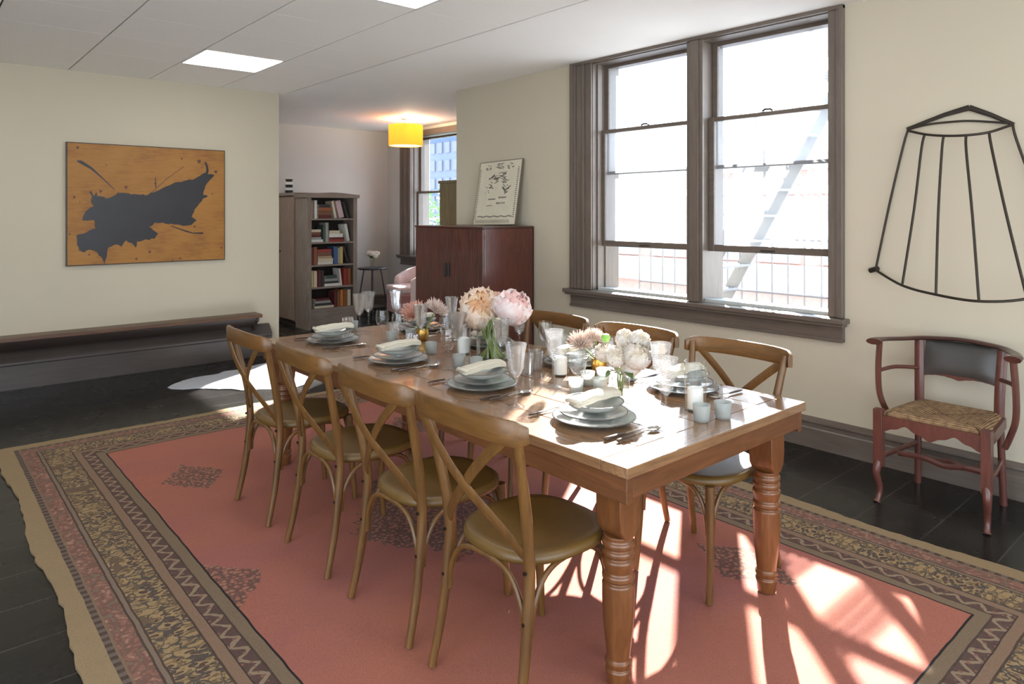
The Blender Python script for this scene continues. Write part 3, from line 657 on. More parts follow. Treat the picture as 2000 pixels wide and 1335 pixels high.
sets = [(0, k, 1.965, y) for k, y in enumerate((1.75, 2.42, 3.11, 3.84))] + [(1, k, 2.565, y) for k, y in enumerate((1.80, 2.46, 3.14, 3.86))]
for side, k, x, y in sets:
    x += (-.03 if side == 0 else .0)
    at = f"{ordw[k]} place from the sunlit end, {'window side' if side else 'side away from window'}"
    rz = (pi if side else 0) + random.uniform(-.12, .12); f = -1 if side else 1     # diner looks towards +x (side 0)
    place(dinner, x, y, Z0, random.random(), 'pale dinner plate with dark rim, ' + at, 'dinner plates')
    place(salad, x + random.uniform(-.004, .004), y, Z0 + .0215, random.random(), 'pale salad plate mid stack, ' + at, 'salad plates')
    place(bowl, x, y + random.uniform(-.004, .004), Z0 + .0395, random.random(), 'shallow pale bowl topping the plates, ' + at, 'soup bowls')
    place(napkin, x + f * .01, y, Z0 + .074, rz + random.uniform(.0, .25), 'folded beige linen napkin on bowl, ' + at, 'linen napkins')
    yk = y - f * .19
    place(knife, x - f * .04, yk, Z0, rz, 'dark-handled steel knife beside plate, ' + at, 'table knives')
    place(spoon, x - f * .02, yk - f * .035, Z0, rz + .03, 'dark-handled steel spoon outside the knife, ' + at, 'table spoons')
    place(fork, x - f * .05, y + f * .185, Z0, rz, 'dark-handled steel fork beside plate, ' + at, 'table forks')
gl = [(2.055, 1.515, 'sunlit corner, beside the two white votives'), (1.83, 2.07, 'near table edge between first and second plates'), (2.27, 1.70, 'right of the white flowers, before the window-side plates'), (2.50, 2.80, 'window side, in line with the peonies'),
      (2.17, 2.20, 'middle of table, in front of pale protea'), (2.20, 2.60, 'middle, right below the peony vase'), (2.16, 2.90, 'in front of the big peonies, shaded half'), (2.20, 3.30, 'between peonies and pink proteas, front row'), (2.54, 3.47, 'behind pink proteas, cabinet side'), (2.19, 3.98, 'far shaded end, left of pink proteas'), (2.30, 4.06, 'far shaded end, nearest the bookcase'), (2.47, 4.0, 'far shaded end, window side')]
for x, y, s_ in gl: place(goblet, x, y, Z0, random.random() * 6, 'tall cut crystal goblet, ' + s_, 'crystal goblets')
wl = [(2.56, 2.66, 'window side beside the second stack of plates'), (2.47, 2.14, 'window side, behind the pale protea'), (2.03, 2.80, 'shaded side, in front of the peony vase'), (2.26, 3.14, 'left of the peony vase, middle of table'), (2.13, 3.42, 'front of the pink proteas, aisle side'), (2.36, 3.26, 'behind the peony vase, cabinet side'), (2.38, 3.80, 'beyond the pink proteas, far end'), (2.13, 3.60, 'beside the third setting toward far end'), (2.13, 2.02, 'middle, between the protea and white flowers')]
for x, y, s_ in wl: place(wine, x, y, Z0, 0, 'clear rounded wine glass, ' + s_, 'wine glasses')
tl = [(2.13, 3.28, 'front of the third place'), (2.27, 3.70, 'pale blue tint, left of pink proteas'), (2.16, 4.08, 'at the far end by the last plates'), (2.60, 3.44, 'window side, far half'), (2.24, 2.45, 'right in front of the peony vase'), (2.34, 2.50, 'behind the votives, window side')]
for x, y, s_ in tl: place(tumbler, x, y, Z0, random.random() * 6, 'short cut crystal tumbler, ' + s_, 'crystal tumblers')
vl = [atZ(1370, 822, Z0), atZ(1412, 816, Z0), atZ(1125, 768, Z0), atZ(1172, 766, Z0), atZ(1148, 752, Z0), atZ(1178, 745, Z0), atZ(897, 716, Z0), atZ(930, 722, Z0), atZ(765, 668, Z0), atZ(802, 662, Z0), atZ(842, 690, Z0), atZ(690, 645, Z0), atZ(1228, 742, Z0)]
vn = ['sunlit table end, left of a pair', 'sunlit table end, right of a pair', 'front left of the white-flower cluster', 'front right of the white-flower cluster', 'centre of the white-flower cluster', 'rearmost before the pale protea', 'front left of the peony vase', 'directly before the peony vase', 'left of the pink proteas', 'below the pink proteas', 'near the second shaded plate stack', 'above the farthest plate stack', 'behind the white flowers']
for p, s_ in zip(vl, vn): place(votive, p.x, p.y, Z0, 0, 'small frosted glass votive candle, ' + s_, 'frosted votive candles')
for p, s_ in ((atZ(1358, 800, Z0), 'at the sunlit end behind the votive pair'), (atZ(1095, 732, Z0), 'in front of the second window-side plates'), (atZ(905, 690, Z0), 'standing left of the peony vase')): place(hurricane, p.x, p.y, Z0, 0, 'pillar candle in a tall clear cylinder, ' + s_, 'cylinder candle holders')

# ================================================================== FLOWERS
def petal_grid(m, base, out_dir, up_dir, length, width, cup, ruffle, curl=0.0, nu=5, nv=6, seed=0):
    """a cupped petal growing from base along up_dir, bulging towards out_dir"""
    rnd = random.Random(seed); o = Vector(out_dir).normalized(); u = Vector(up_dir).normalized(); sd_ = u.cross(o).normalized(); ph = rnd.random() * 6
    vs = []; fs = []
    for j in range(nv + 1):
        v = j / nv; wd = width * (sin(pi * (.10 + .66 * v)) ** .6)
        for i in range(nu + 1):
            a = -1 + 2 * i / nu
            p = Vector(base) + u * (length * v * (1 - .10 * a * a)) + sd_ * (wd * a) + o * (cup * (sin(v * pi * .85) - .8 * a * a * v) + curl * v ** 3 + width * .28 * max(0, v - .70) ** 1.3 * 3)
            p += o * ruffle * sin(a * 7 + ph + v * 3) * v * v + u * ruffle * cos(a * 9 + ph) * v
            vs.append(p)
    for j in range(nv):
        for i in range(nu): q = j * (nu + 1) + i; fs.append((q, q + 1, q + nu + 2, q + nu + 1))
    m.add(vs, fs)
def bloom(parent, c, axis, R_, mo, mi, n_out=26, n_in=26, seed=1, name='bloom', ruffle=.008, Lf=1.05):
    """full double flower: shells of cupped petals around an axis"""
    rnd = random.Random(seed); ax = Vector(axis).normalized(); e1 = ax.orthogonal().normalized(); e2 = ax.cross(e1); c = Vector(c)
    def shell(m, n, rr, lat0, lat1, wfac):
        for k in range(n):
            az = k * 2.399963 + rnd.random() * .3; t_ = k / max(1, n - 1); lat = lat0 + (lat1 - lat0) * t_
            d = e1 * cos(az) + e2 * sin(az); o = (d * cos(lat) + ax * sin(lat)).normalized(); u = (ax * cos(lat) - d * sin(lat)).normalized()
            L = R_ * Lf * rr; base = c + o * rr * R_ * .78 - u * L * .55
            petal_grid(m, base, o, u, L, R_ * wfac, R_ * .26 * rr, ruffle * rnd.uniform(.8, 1.9), -R_ * .06, seed=rnd.random())
    m = MB(); shell(m, n_out, 1.0, -1.0, .55, .42); f = m.build(name, mo, parent, 80)
    m = MB(); shell(m, n_in // 2, .86, .15, .95, .30); shell(m, n_in - n_in // 2, .70, .5, 1.45, .24); m.lathe([(.001, -R_ * .55), (R_ * .45, -R_ * .3), (R_ * .58, 0), (R_ * .4, R_ * .3), (.001, R_ * .4)], c, 14); m.build('inner_petals', mi, f, 80)
    return f
def protea(parent, c, axis, R_, m1, seed=1, name='bloom'):
    rnd = random.Random(seed); ax = Vector(axis).normalized(); e1 = ax.orthogonal().normalized(); e2 = ax.cross(e1); c = Vector(c); m = MB()
    for k in range(110):
        az = k * 2.399963; q = (k + .5) / 110; tilt = 1.45 * q ** .6; d = e1 * cos(az) + e2 * sin(az)
        dirv = (ax * cos(tilt) + d * sin(tilt)).normalized(); L = R_ * (1.15 + .25 * rnd.random()) * (1 if q > .3 else .85)
        b0 = c - ax * R_ * .30 + dirv * R_ * .25; p1 = b0 + dirv * L * .55 + d * R_ * .08; p2 = b0 + dirv * L * (.95) + ax * R_ * .12 + Vector((rnd.uniform(-1, 1), rnd.uniform(-1, 1), rnd.uniform(-1, 1))) * R_ * .06
        m.tube([b0, p1, p2], [R_ * .05, R_ * .085, R_ * .02], 5)
    m.lathe([(.001, -R_ * .5), (R_ * .3, -R_ * .3), (R_ * .42, R_ * .05), (R_ * .25, R_ * .45), (.001, R_ * .55)], c, 12)
    return m.build(name, m1, parent, 60)
def lf(parent, base, d, L, W, seed=0, mat='leaf'):
    m = MB(); d = Vector(d).normalized(); s_ = d.cross(Vector((0, 0, 1))).normalized(); up = s_.cross(d); vs = []; fs = []
    for j in range(7):
        v = j / 6; wd = W * sin(pi * min(1, v * .97 + .03)) ** .8
        for a in (-1, 0, 1): vs.append(Vector(base) + d * L * v + s_ * wd * a + up * (.15 * L * sin(v * pi) * (1 if a == 0 else .8) - .3 * L * v * v * .5 + abs(a) * wd * .25))
    for j in range(6):
        for i in range(2): q = j * 3 + i; fs.append((q, q + 1, q + 4, q + 3))
    return m.add(vs, fs).build('leaf', M[mat], parent, 80)
M['peach_o'] = petal('peach_petals', (.86, .66, .48), (.90, .80, .72)); M['peach_i'] = petal('deep_peach_petals', (.82, .52, .30), (.86, .70, .52))
M['blush_o'] = petal('blush_petals', (.86, .66, .64), (.90, .84, .82)); M['blush_i'] = petal('rose_petals', (.82, .50, .47), (.86, .70, .67))
M['white_o'] = petal('ivory_petals', (.74, .67, .60), (.84, .80, .75)); M['white_i'] = petal('cream_petals', (.74, .64, .50), (.82, .76, .66))
M['prot'] = petal('pink_protea', (.70, .36, .28), (.84, .60, .50), 40); M['protw'] = petal('pale_protea', (.74, .58, .52), (.84, .76, .70), 40)
# peonies in a tall clear cylinder
pc = atZ(962, 700, Z0); t = thing('peony_vase', 'huge peach and blush peonies in a clear cylinder vase of green stems', 'flower vase', pc)
MB().lathe([(.001, 0), (.080, 0), (.085, .004), (.085, .205), (.082, .205), (.082, .008), (.001, .008)], n=40).build('glass_vase', M['clear'], t)
MB().lathe([(.001, .010), (.080, .010), (.080, .15), (.001, .15)], n=32).build('water', M['water'], t)
pk1 = atX(940, 603, pc.x - .02) - pc; pk2 = atX(1002, 600, pc.x + .03) - pc
rnd = random.Random(3)
for k in range(36):
    a = k * 2.4; r = .070 * math.sqrt(rnd.random()); tg = (pk1 if k % 2 else pk2)
    MB().tube(smoothpath([(r * cos(a + 2), r * sin(a + 2), .012), (r * .6 * cos(a), r * .6 * sin(a), .11), (r * cos(a) * .8 + tg.x * .25, r * sin(a) * .8 + tg.y * .25, .205), (tg.x * .8, tg.y * .8, tg.z - .05)], 4), .0045, 6).build('stem', M['stem'], t)
bloom(t, pk1, (-.55, -.75, .50), .112, M['peach_o'], M['peach_i'], 36, 46, 2, ruffle=.011)
bloom(t, pk2, (-.05, -.70, .75), .092, M['blush_o'], M['blush_i'], 32, 36, 5, ruffle=.009)
bloom(t, (pk1 + pk2) / 2 + Vector((.04, .05, .005)), (.1, -.2, 1), .080, M['blush_o'], M['blush_i'], 20, 20, 9)
for k in range(4): a = k * 1.6 + .8; lf(t, (.05 * cos(a), .05 * sin(a), .19), (cos(a), sin(a), .2), .075, .02)
# white ranunculus / garden roses in a slim vase
wc = atZ(1212, 778, Z0); t = thing('white_flower_vase', 'white garden roses and one green bud in a slim glass near the sunlit end', 'flower vase', wc)
MB().lathe([(.001, 0), (.030, 0), (.034, .004), (.036, .05), (.040, .125), (.038, .125), (.034, .05), (.031, .008), (.001, .008)], n=30).build('glass_vase', M['clear'], t)
MB().lathe([(.001, .010), (.030, .010), (.034, .09), (.001, .09)], n=24).build('water', M['water'], t)
heads = [(1180, 688, -.02, .040), (1203, 695, -.05, .043), (1245, 695, .0, .056), (1222, 662, .03, .042), (1250, 664, .05, .042), (1232, 712, .02, .045)]
for k, (px, py, dx, r) in enumerate(heads):
    h = atX(px, py, wc.x + dx) - wc
    bloom(t, h, (h.x * 5 - .35, h.y * 5 - .55, .75 if k != 1 else .4), r, M['white_o'], M['white_i'], 30, 34, 20 + k, ruffle=.0045, Lf=.88)
    MB().tube(smoothpath([(.008 * cos(k), .008 * sin(k), .012), (.012 * cos(k * 2), .012 * sin(k * 2), .10), (h.x * .7, h.y * .7, h.z - r * .6)], 4), .003, 6).build('stem', M['stem'], t)
h = atX(1183, 659, wc.x + .02) - wc
MB().lathe([(.001, -.02), (.014, -.014), (.020, 0), (.014, .014), (.001, .019)], h, 16).build('bud', M['greenbud'], t)
MB().tube([(0, 0, .09), h - Vector((0, 0, .015))], .0025, 6).build('stem', M['stem'], t)
for k in range(5): a = k * 1.3 + .5; lf(t, (.03 * cos(a), .03 * sin(a), .115), (cos(a), sin(a), -.1), .06, .018)
# proteas in small gold cups
def protea_cup(px, py, label, hd, mat, seed):
    c = atZ(px, py, Z0); t = thing('protea_cup', label, 'flower vase', c, 0, 'proteas in small gold cups')
    MB().lathe([(.001, 0), (.022, 0), (.030, .006), (.038, .03), (.040, .05), (.034, .070), (.032, .070), (.037, .05), (.035, .03), (.001, .008)], n=26).build('gold_cup', M['brass'], t)
    for k, (hx_, hy_, dx, r, axv) in enumerate(hd):
        h = atX(hx_, hy_, c.x + dx) - c
        protea(t, h, axv, r, M[mat if k == 0 else 'protw'], seed + k)
        MB().tube(smoothpath([(0, 0, .01), (h.x * .3, h.y * .3, .07), (h.x * .8, h.y * .8, h.z - r * .5)], 4), .004, 6).build('stem', M['stem'], t)
    for k in range(6): a = k * 1.05; lf(t, (.028 * cos(a), .028 * sin(a), .066), (cos(a), sin(a), .25), .05, .012, mat='paleleaf')
M['paleleaf'] = plain('pale_sage_leaf', (.42, .46, .30), .6, var=.3)
protea_cup(825, 664, 'pair of dusty pink proteas in a small gold cup before the tambour cabinet', [(808, 610, -.03, .060, (-.45, -.2, .8)), (852, 604, .05, .055, (.55, -.1, .8))], 'prot', 3)
protea_cup(1170, 727, 'pair of pale blush proteas in a small gold cup behind the white roses', [(1133, 668, -.02, .048, (-.3, -.3, .9)), (1162, 658, .04, .042, (.35, -.2, .9))], 'protw', 8)

# ================================================================== TAMBOUR CABINET
CX0, CX1, CY0, CY1, CZ = 3.845, 4.455, 4.79, 5.86, 1.404
M['mahog'] = wood('mahogany', (.045, .012, .009), (.13, .038, .024), 2, .28, 5, 7, .25)
M['mahog_top'] = wood('mahogany_top', (.03, .010, .008), (.08, .028, .02), 1, .3)
def tambour():
    b = NB('mahogany_tambour'); sp = b.n('SeparateXYZ'); t_ = b.n('TexCoord'); b.put(sp.inputs[0], t_.outputs['Object'])
    fr = b.math('FRACT', b.math('MULTIPLY', sp.outputs[1], 55)); n = b.noise(b.co((9, 9, 1)), 5, 6)
    c = b.ramp(n, [(.3, (.045, .012, .009)), (.7, (.12, .034, .022))]); h = b.math('SINE', b.math('MULTIPLY', fr, pi))
    return b.pbr(c, .32, 0, b.bump(h, .8, .004), Coat_Weight=.2)
M['tambour'] = tambour()
t = thing('tambour_cabinet', 'tall mahogany cabinet with ribbed doors against the window wall', 'cabinet', ((CX0 + CX1) / 2, (CY0 + CY1) / 2, 0))
hx, hy = (CX1 - CX0) / 2, (CY1 - CY0) / 2
m = MB(); m.box(-hx + .02, hx, -hy, -hy + .022, .06, CZ - .018); m.box(-hx + .02, hx, hy - .022, hy, .06, CZ - .018); m.box(hx - .012, hx, -hy, hy, .06, CZ - .018); m.box(-hx + .02, hx, -hy, hy, .06, .085); m.box(-hx + .06, hx - .02, -hy + .05, hy - .05, 0, .06)
m.build('body', M['mahog'], t, 0, .002)
MB().box(-hx - .006, hx, -hy - .006, hy + .006, CZ - .018, CZ).build('top_board', M['mahog_top'], t, 0, .004)
for s in (-1, 1):
    y0, y1 = sorted((s * .0015, s * (hy - .004))); d = MB().box(-hx, -hx + .02, y0, y1, .085, CZ - .02).build('door', M['tambour'], t, 0, .002)
    y0, y1 = sorted((s * .012, s * .042)); MB().box(-hx - .012, -hx - .001, y0, y1, .93, 1.06).build('handle', M['black'], d, 0, .003)
# poster leaning on the cabinet
def poster():
    bl, br = atX(923, 438, 4.33), atX(1005, 440, 4.33); z0 = CZ + .002; tl_, tr_ = atX(935, 317, 4.445), atX(1018, 312, 4.445)
    yb0, yb1 = br.y, bl.y; yc = (yb0 + yb1) / 2; W = (yb1 - yb0) / 2; Hh = (tl_.z + tr_.z) / 2 - z0; tilt = math.atan2(.115, Hh); L = Hh / cos(tilt)
    t = thing('leaning_poster', 'off-white printed poster board with dark edge leaning on the cabinet top', 'poster', (4.33, yc, z0 + .004)); t.rotation_euler = (R(-1.2), tilt, 0)
    MB().box(0, .018, -W, W, 0, L).build('board', plain('poster_edge', (.14, .11, .08), .6), t, 0, .002)
    MB().box(-.0015, .001, -W + .006, W - .010, .004, L - .008).build('sheet', plain('poster_paper', (.64, .59, .46), .7), t, 0)
    rnd = random.Random(11); m = MB(); ink = plain('poster_ink', (.10, .095, .085), .7)
    def mark(y, z, w_, h_, a=0.0):
        ey = Vector((0, cos(a), sin(a))); ez = Vector((0, -sin(a), cos(a))); m.obox((-.0022, y, z), Vector((.0006, 0, 0)), ey * w_ / 2, ez * h_ / 2)
    def word(yc_, zc, n, h_, sp=.012):     # glyph-like strokes, illegible at this size as in the photo
        for k in range(n):
            y = yc_ + (n / 2 - k) * sp; mark(y, zc, .0045, h_ * rnd.uniform(.7, 1)); mark(y - .004, zc + rnd.uniform(-.4, .4) * h_, .009, .0045, rnd.uniform(-.5, .5))
            if rnd.random() < .6: mark(y - .007, zc, .0022, h_ * rnd.uniform(.5, 1), rnd.uniform(-.3, .3))
    word(.06, L * .40, 9, .016); word(-.10, L * .42, 8, .020, .015); word(-.08, L * .335, 9, .022, .015); word(.09, L * .30, 8, .006)
    for k in range(26): word(W - .03, L * (.10 + .031 * k), 2, .008, .010); word(-W + .035, L * (.12 + .030 * k), 2, .009, .010)
    for k in range(30): mark(W - .07 - k * .0175, L * .13 + .004 * sin(k), .012, .012, rnd.uniform(-.6, .6))
    for k in range(26): mark(W - .05 - k * .020, L * .055, .004, .035, -.45)
    for (y, z, w_, h_, a) in ((.17, .90, .07, .035, -.5), (.0, .905, .13, .03, .1), (-.16, .90, .05, .02, 0), (.09, .76, .12, .012, -.35), (.03, .70, .10, .012, -.3), (-.06, .76, .10, .016, -.2), (-.10, .70, .13, .012, .4), (.10, .62, .06, .01, .2), (.14, .55, .03, .03, .3), (-.12, .57, .10, .012, .5), (-.14, .53, .09, .010, -.3)):
        for q in range(9): mark(y + rnd.uniform(-.04, .04), L * z + rnd.uniform(-.03, .03), w_ * rnd.uniform(.2, .8), .006, a + rnd.uniform(-.3, .3))
    m.build('printed_marks', ink, t, 0)
poster()

# ================================================================== WIRE CAGE ON WALL
t0 = atX(1893, 209, XW - .01); t = thing('wire_cage', 'black wrought-iron half-cage of fanned rods hanging on the wall', 'wall decoration', (XW, t0.y, t0.z)); o_ = Vector(t.location)
def L_(px, py, X): return atX(px, py, X) - o_
top = [L_(*q) for q in ((1773, 255, 4.455), (1806, 262, 4.37), (1843, 265, 4.30), (1887, 264, 4.27), (1932, 258, 4.31), (1978, 243, 4.455))]
bot = [L_(*q) for q in ((1710, 527, 4.455), (1762, 557, 4.30), (1828, 575, 4.17), (1912, 588, 4.10), (2006, 583, 4.17), (2078, 556, 4.45))]
MB().tube(smoothpath(top, 6), .0072, 8).build('top_hoop', M['iron'], t)
MB().tube(smoothpath([L_(*q) for q in ((1773, 253, 4.455), (1812, 243, 4.455), (1856, 238, 4.46), (1900, 236, 4.46), (1978, 241, 4.455))], 5), .006, 8).build('back_hoop', M['iron'], t)
MB().tube(smoothpath(bot, 6), .0072, 8).build('bottom_hoop', M['iron'], t)
for a, b_ in zip(top, bot):
    mid = (a + b_) / 2 + Vector((-.006, random.uniform(-.006, .006), 0)); MB().tube(smoothpath([a, a * .9 + b_ * .1 + Vector((-.004, .004, 0)), mid, b_], 4), .0068, 8).build('rib', M['iron'], t)
m = MB(); m.tube([L_(1771, 252, 4.462), L_(1845, 224, 4.462), L_(1893, 210, 4.462)], [.010, .013, .017], 8, (1.0, .5)); m.tube([L_(1893, 210, 4.462), L_(1935, 224, 4.462), L_(1980, 243, 4.462)], [.017, .013, .011], 8, (1.0, .5)); m.build('hanging_bracket', M['iron'], t)
m = MB(); m.tube([L_(1700, 528, 4.465), L_(1714, 524, 4.44)], .016, 10); m.build('wall_knob', M['iron'], t)

# ================================================================== RUSH-SEAT ARMCHAIR
M['maho2'] = wood('red_brown_chair_wood', (.055, .018, .013), (.15, .048, .034), 2, .35, 5, 7, .1)
M['leather'] = plain('dark_leather', (.045, .042, .038), .35, var=.3, scale=7, bump=.2)
def rush():
    b = NB('woven_rush'); t_ = b.n('TexCoord'); sp = b.n('SeparateXYZ'); b.put(sp.inputs[0], t_.outputs['Object']); ax_, ay_ = b.math('ABSOLUTE', sp.outputs[0]), b.math('ABSOLUTE', sp.outputs[1])
    d = b.math('MAXIMUM', ax_, ay_); st = b.math('SINE', b.math('MULTIPLY', d, 520)); n = b.noise(b.co(), 40, 4)
    c = b.ramp(b.math('ADD', b.math('MULTIPLY', st, .18), n), [(.25, (.10, .055, .025)), (.5, (.26, .15, .07)), (.75, (.42, .27, .14))])
    c = b.mix(b.math('LESS_THAN', b.math('ABSOLUTE', b.math('SUBTRACT', ax_, ay_)), .006), c, (.09, .05, .02))
    return b.pbr(c, .75, 0, b.bump(st, .6, .004))
t = thing('rush_armchair', 'red-brown armchair with woven rush seat and dark leather back by the wall', 'armchair', (4.125, 1.26, 0))
A = t
def TB(name, pts, r, mat='maho2', n=8, ell=None, k=4, up=(0, 0, 1)): return MB().tube(smoothpath(pts, k) if k else pts, r, n, ell, up).build(name, M[mat], A, 50)
for s in (-1, 1):   # front legs: square with cabriole foot
    x, y = -.225, s * .245
    m = MB(); m.box(x - .022, x + .022, y - .022, y + .022, .19, .492); m.tube(smoothpath([(x - .002, y, .215), (x - .014, y + s * .004, .185), (x - .018, y + s * .006, .15), (x + .004, y, .09), (x + .006, y, .045), (x - .012, y + s * .003, .008), (x - .016, y + s * .004, .0)], 4), [.024 - .0006 * i for i in range(12)] + [.0168 - .0004 * i for i in range(8)] + [.016, .017, .019, .02, .018], 10)
    m.build('front_leg', M['maho2'], A, 40, .003)
    TB('rear_leg', [(.215, s * .205, 0), (.205, s * .20, .2), (.195, s * .195, .44)], .018)
    TB('back_post', [(.195, s * .190, .44), (.20, s * .192, .60), (.225, s * .20, .815)], .023, ell=(.62, 1.1), up=(1, 0, 0))
    TB('arm_support', [(.00, s * .262, .36), (-.005, s * .285, .42), (-.03, s * .315, .52), (-.045, s * .318, .66), (-.05, s * .308, .822)], .020, ell=(1.1, .75), up=(1, 0, 0))
    TB('side_rail', [(-.035, s * .315, .655), (.08, s * .275, .665), (.20, s * .195, .655)], .011)
    TB('side_stretcher', [(-.22, s * .245, .235), (-.02, s * .228, .232), (.20, s * .2, .235)], .012, ell=(1.2, .8))
# seat rail with scalloped apron
def scallop(L, h0, h1, n=44):
    out = []
    for i in range(n + 1): u = -1 + 2 * i / n; out.append((u * L, h0 - (h1 * (.55 + .45 * cos(u * pi * 2)) + .005 * cos(u * pi * 6) * (1 if abs(u) < .95 else 0))))
    return out
pr = scallop(.225, .425, .045); pr = pr + [(.225, .462), (-.225, .462)]
MB().prism(pr, 'x', -.238, -.218).build('front_apron', M['maho2'], A, 0)
for s in (-1, 1):
    MB().obox((-.01, s * .232, .435), Vector((.205, -s * .02, 0)), Vector((0, .010, 0)), Vector((0, 0, .028))).build('side_apron', M['maho2'], A, 0, .002)
MB().box(.185, .205, -.19, .19, .405, .460).build('rear_apron', M['maho2'], A, 0, .002)
# rush seat
vs = []; fs = []; N = 18
def spt(u, v): 
    x = -.232 + .43 * (u + 1) / 2; wy = .245 - .045 * (u + 1) / 2; return x, v * wy
for side in (0, 1):
    for i in range(N + 1):
        for j in range(N + 1):
            u, v = -1 + 2 * i / N, -1 + 2 * j / N; x, y = spt(u, v); e_ = max(abs(u), abs(v)); 
            z = (.488 - .018 * (1 - e_) - .016 * max(0, (e_ - .85) / .15) ** 2 - .004 * (1 if abs(abs(u) - abs(v)) < .06 else 0)) if side else .455
            vs.append((x + .02, y, z))
n1 = (N + 1) ** 2
for s_ in (0, 1):
    for i in range(N):
        for j in range(N): a = s_ * n1 + i * (N + 1) + j; fs.append((a, a + 1, a + N + 2, a + N + 1))
rim = [j for j in range(N + 1)] + [i * (N + 1) + N for i in range(1, N + 1)] + [N * (N + 1) + j for j in range(N - 1, -1, -1)] + [i * (N + 1) for i in range(N - 1, 0, -1)]
for i in range(len(rim)): a, b_ = rim[i], rim[(i + 1) % len(rim)]; fs.append((a, b_, b_ + n1, a + n1))
MB().add(vs, fs).build('rush_seat', rush(), A, 60)
# horseshoe crest rail with flat arm ends
cp = [(-.105, -.318, .822), (-.06, -.322, .826), (.04, -.300, .822), (.14, -.255, .818), (.215, -.19, .822), (.242, -.08, .830), (.246, 0, .833), (.242, .08, .830), (.215, .19, .822), (.14, .255, .818), (.04, .300, .822), (-.06, .322, .826), (-.105, .318, .822)]
sp_ = smoothpath(cp, 4); nn_ = len(sp_); rr = [.020 + .012 * max(0, 1 - min(i, nn_ - 1 - i) / 7) for i in range(nn_)]
MB().tube(sp_, rr, 10, (.55, 1.25)).build('crest_rail', M['mahog_top'], A, 50)
m = MB(); vs = []; fs = []; NI, NJ = 14, 8
for side in (0, 1):
    for i in range(NI + 1):
        for j in range(NJ + 1):
            u, v = -1 + 2 * i / NI, -1 + 2 * j / NJ; bul = (1 - u ** 4) * (1 - v ** 4)
            zz = .722 + .095 * v; xx = .203 + .018 * (v + 1) + .012 * (1 - u * u)
            vs.append((xx + (-.018 * bul - .004 if side == 0 else .018), u * .172, zz))
n1 = (NI + 1) * (NJ + 1)
for s_ in (0, 1):
    for i in range(NI):
        for j in range(NJ): a = s_ * n1 + i * (NJ + 1) + j; fs.append((a, a + 1, a + NJ + 2, a + NJ + 1))
rim = [j for j in range(NJ + 1)] + [i * (NJ + 1) + NJ for i in range(1, NI + 1)] + [NI * (NJ + 1) + j for j in range(NJ - 1, -1, -1)] + [i * (NJ + 1) for i in range(NI - 1, 0, -1)]
for i in range(len(rim)): a, b_ = rim[i], rim[(i + 1) % len(rim)]; fs.append((a, b_, b_ + n1, a + n1))
m.add(vs, fs).build('back_pad', M['leather'], A, 60)
pr = [(y, z + .615) for y, z in [(q[0] * .80, -(.425 - q[1]) * .35 + .018) for q in scallop(.225, .425, .05)]] + [(.18, .638), (-.18, .638)]
MB().prism(pr, 'x', .205, .219).build('lower_back_rail', M['maho2'], A, 0)
TB('rear_stretcher', [(.21, -.20, .155), (.21, -.10, .160), (.21, -.04, .148), (.21, .04, .162), (.21, .10, .150), (.21, .20, .155)], .012, ell=(1.3, .7))
TB('front_stretcher', [(-.02, -.225, .215), (-.02, -.10, .222), (-.02, 0, .205), (-.02, .10, .222), (-.02, .225, .215)], .012, ell=(1.3, .7))

# ================================================================== BACK ROOM
M['greywood'] = wood('grey_brown_wood', (.15, .115, .095), (.33, .265, .22), 2, .5, 4, 8)
M['greywood_h'] = wood('grey_brown_board', (.15, .115, .095), (.33, .265, .22), 0, .5, 4, 8)
M['brownpanel'] = wood('brown_door_panel', (.19, .13, .095), (.34, .245, .19), 2, .5, 4, 6)
BX0, BX1, BY, BD, BZ = 3.955, 4.675, 8.56, .36, 1.80
t = thing('bookcase', 'tall grey-brown open bookcase crammed with books beyond the doorway', 'bookcase', ((BX0 + BX1) / 2, BY + BD / 2, 0))
hx, hd = (BX1 - BX0) / 2, BD / 2
for s in (-1, 1):
    x0, x1 = sorted((s * hx, s * (hx - .028))); MB().box(x0, x1, -hd + .02, hd, 0, BZ - .06).build('side_panel', M['greywood'], t, 0)
    x0, x1 = sorted((s * hx, s * (hx - .058))); MB().box(x0, x1, -hd, -hd + .02, 0, BZ - .06).build('front_stile', M['greywood'], t, 0, .003)
MB().box(-hx + .028, hx - .028, hd - .012, hd, .05, BZ - .06).build('back_panel', M['darkwood'], t, 0)
zs = [.265, .548, .842, 1.140, 1.452]
for z in zs: MB().box(-hx + .028, hx - .028, -hd + .004, hd - .012, z - .022, z).build('shelf', M['greywood_h'], t, 0, .002)
MB().box(-hx + .058, hx - .058, -hd, -hd + .02, .04, .243).build('plinth_board', M['greywood_h'], t, 0, .003)
cr_pts = [(-hx - .02, BZ - .075), (hx + .02, BZ - .075), (hx + .03, BZ - .03)] + [(hx + .03 - (2 * hx + .06) * i / 16, BZ - .03 + .028 * sin(pi * i / 16) ** 1.5) for i in range(1, 16)] + [(-hx - .03, BZ - .03)]
MB().prism(cr_pts, 'y', -hd - .025, hd).build('crown', M['greywood_h'], t, 0, .003)
C_ = dict(tan=(.42, .30, .18), white=(.72, .70, .64), maroon=(.13, .03, .03), brown=(.20, .09, .05), cream=(.62, .54, .40), rose=(.58, .42, .42), charcoal=(.05, .045, .045), darkgreen=(.06, .09, .07), grey=(.34, .34, .32), red=(.33, .05, .045), blue=(.06, .11, .22), yellow=(.60, .45, .16), orange=(.55, .20, .05), olive=(.20, .22, .12), rust=(.30, .10, .04))
MC = {k: plain('cover_' + k, v, .55, var=.15, scale=30) for k, v in C_.items()}; M['pages'] = plain('book_pages', (.68, .62, .50), .8, var=.1, scale=80)
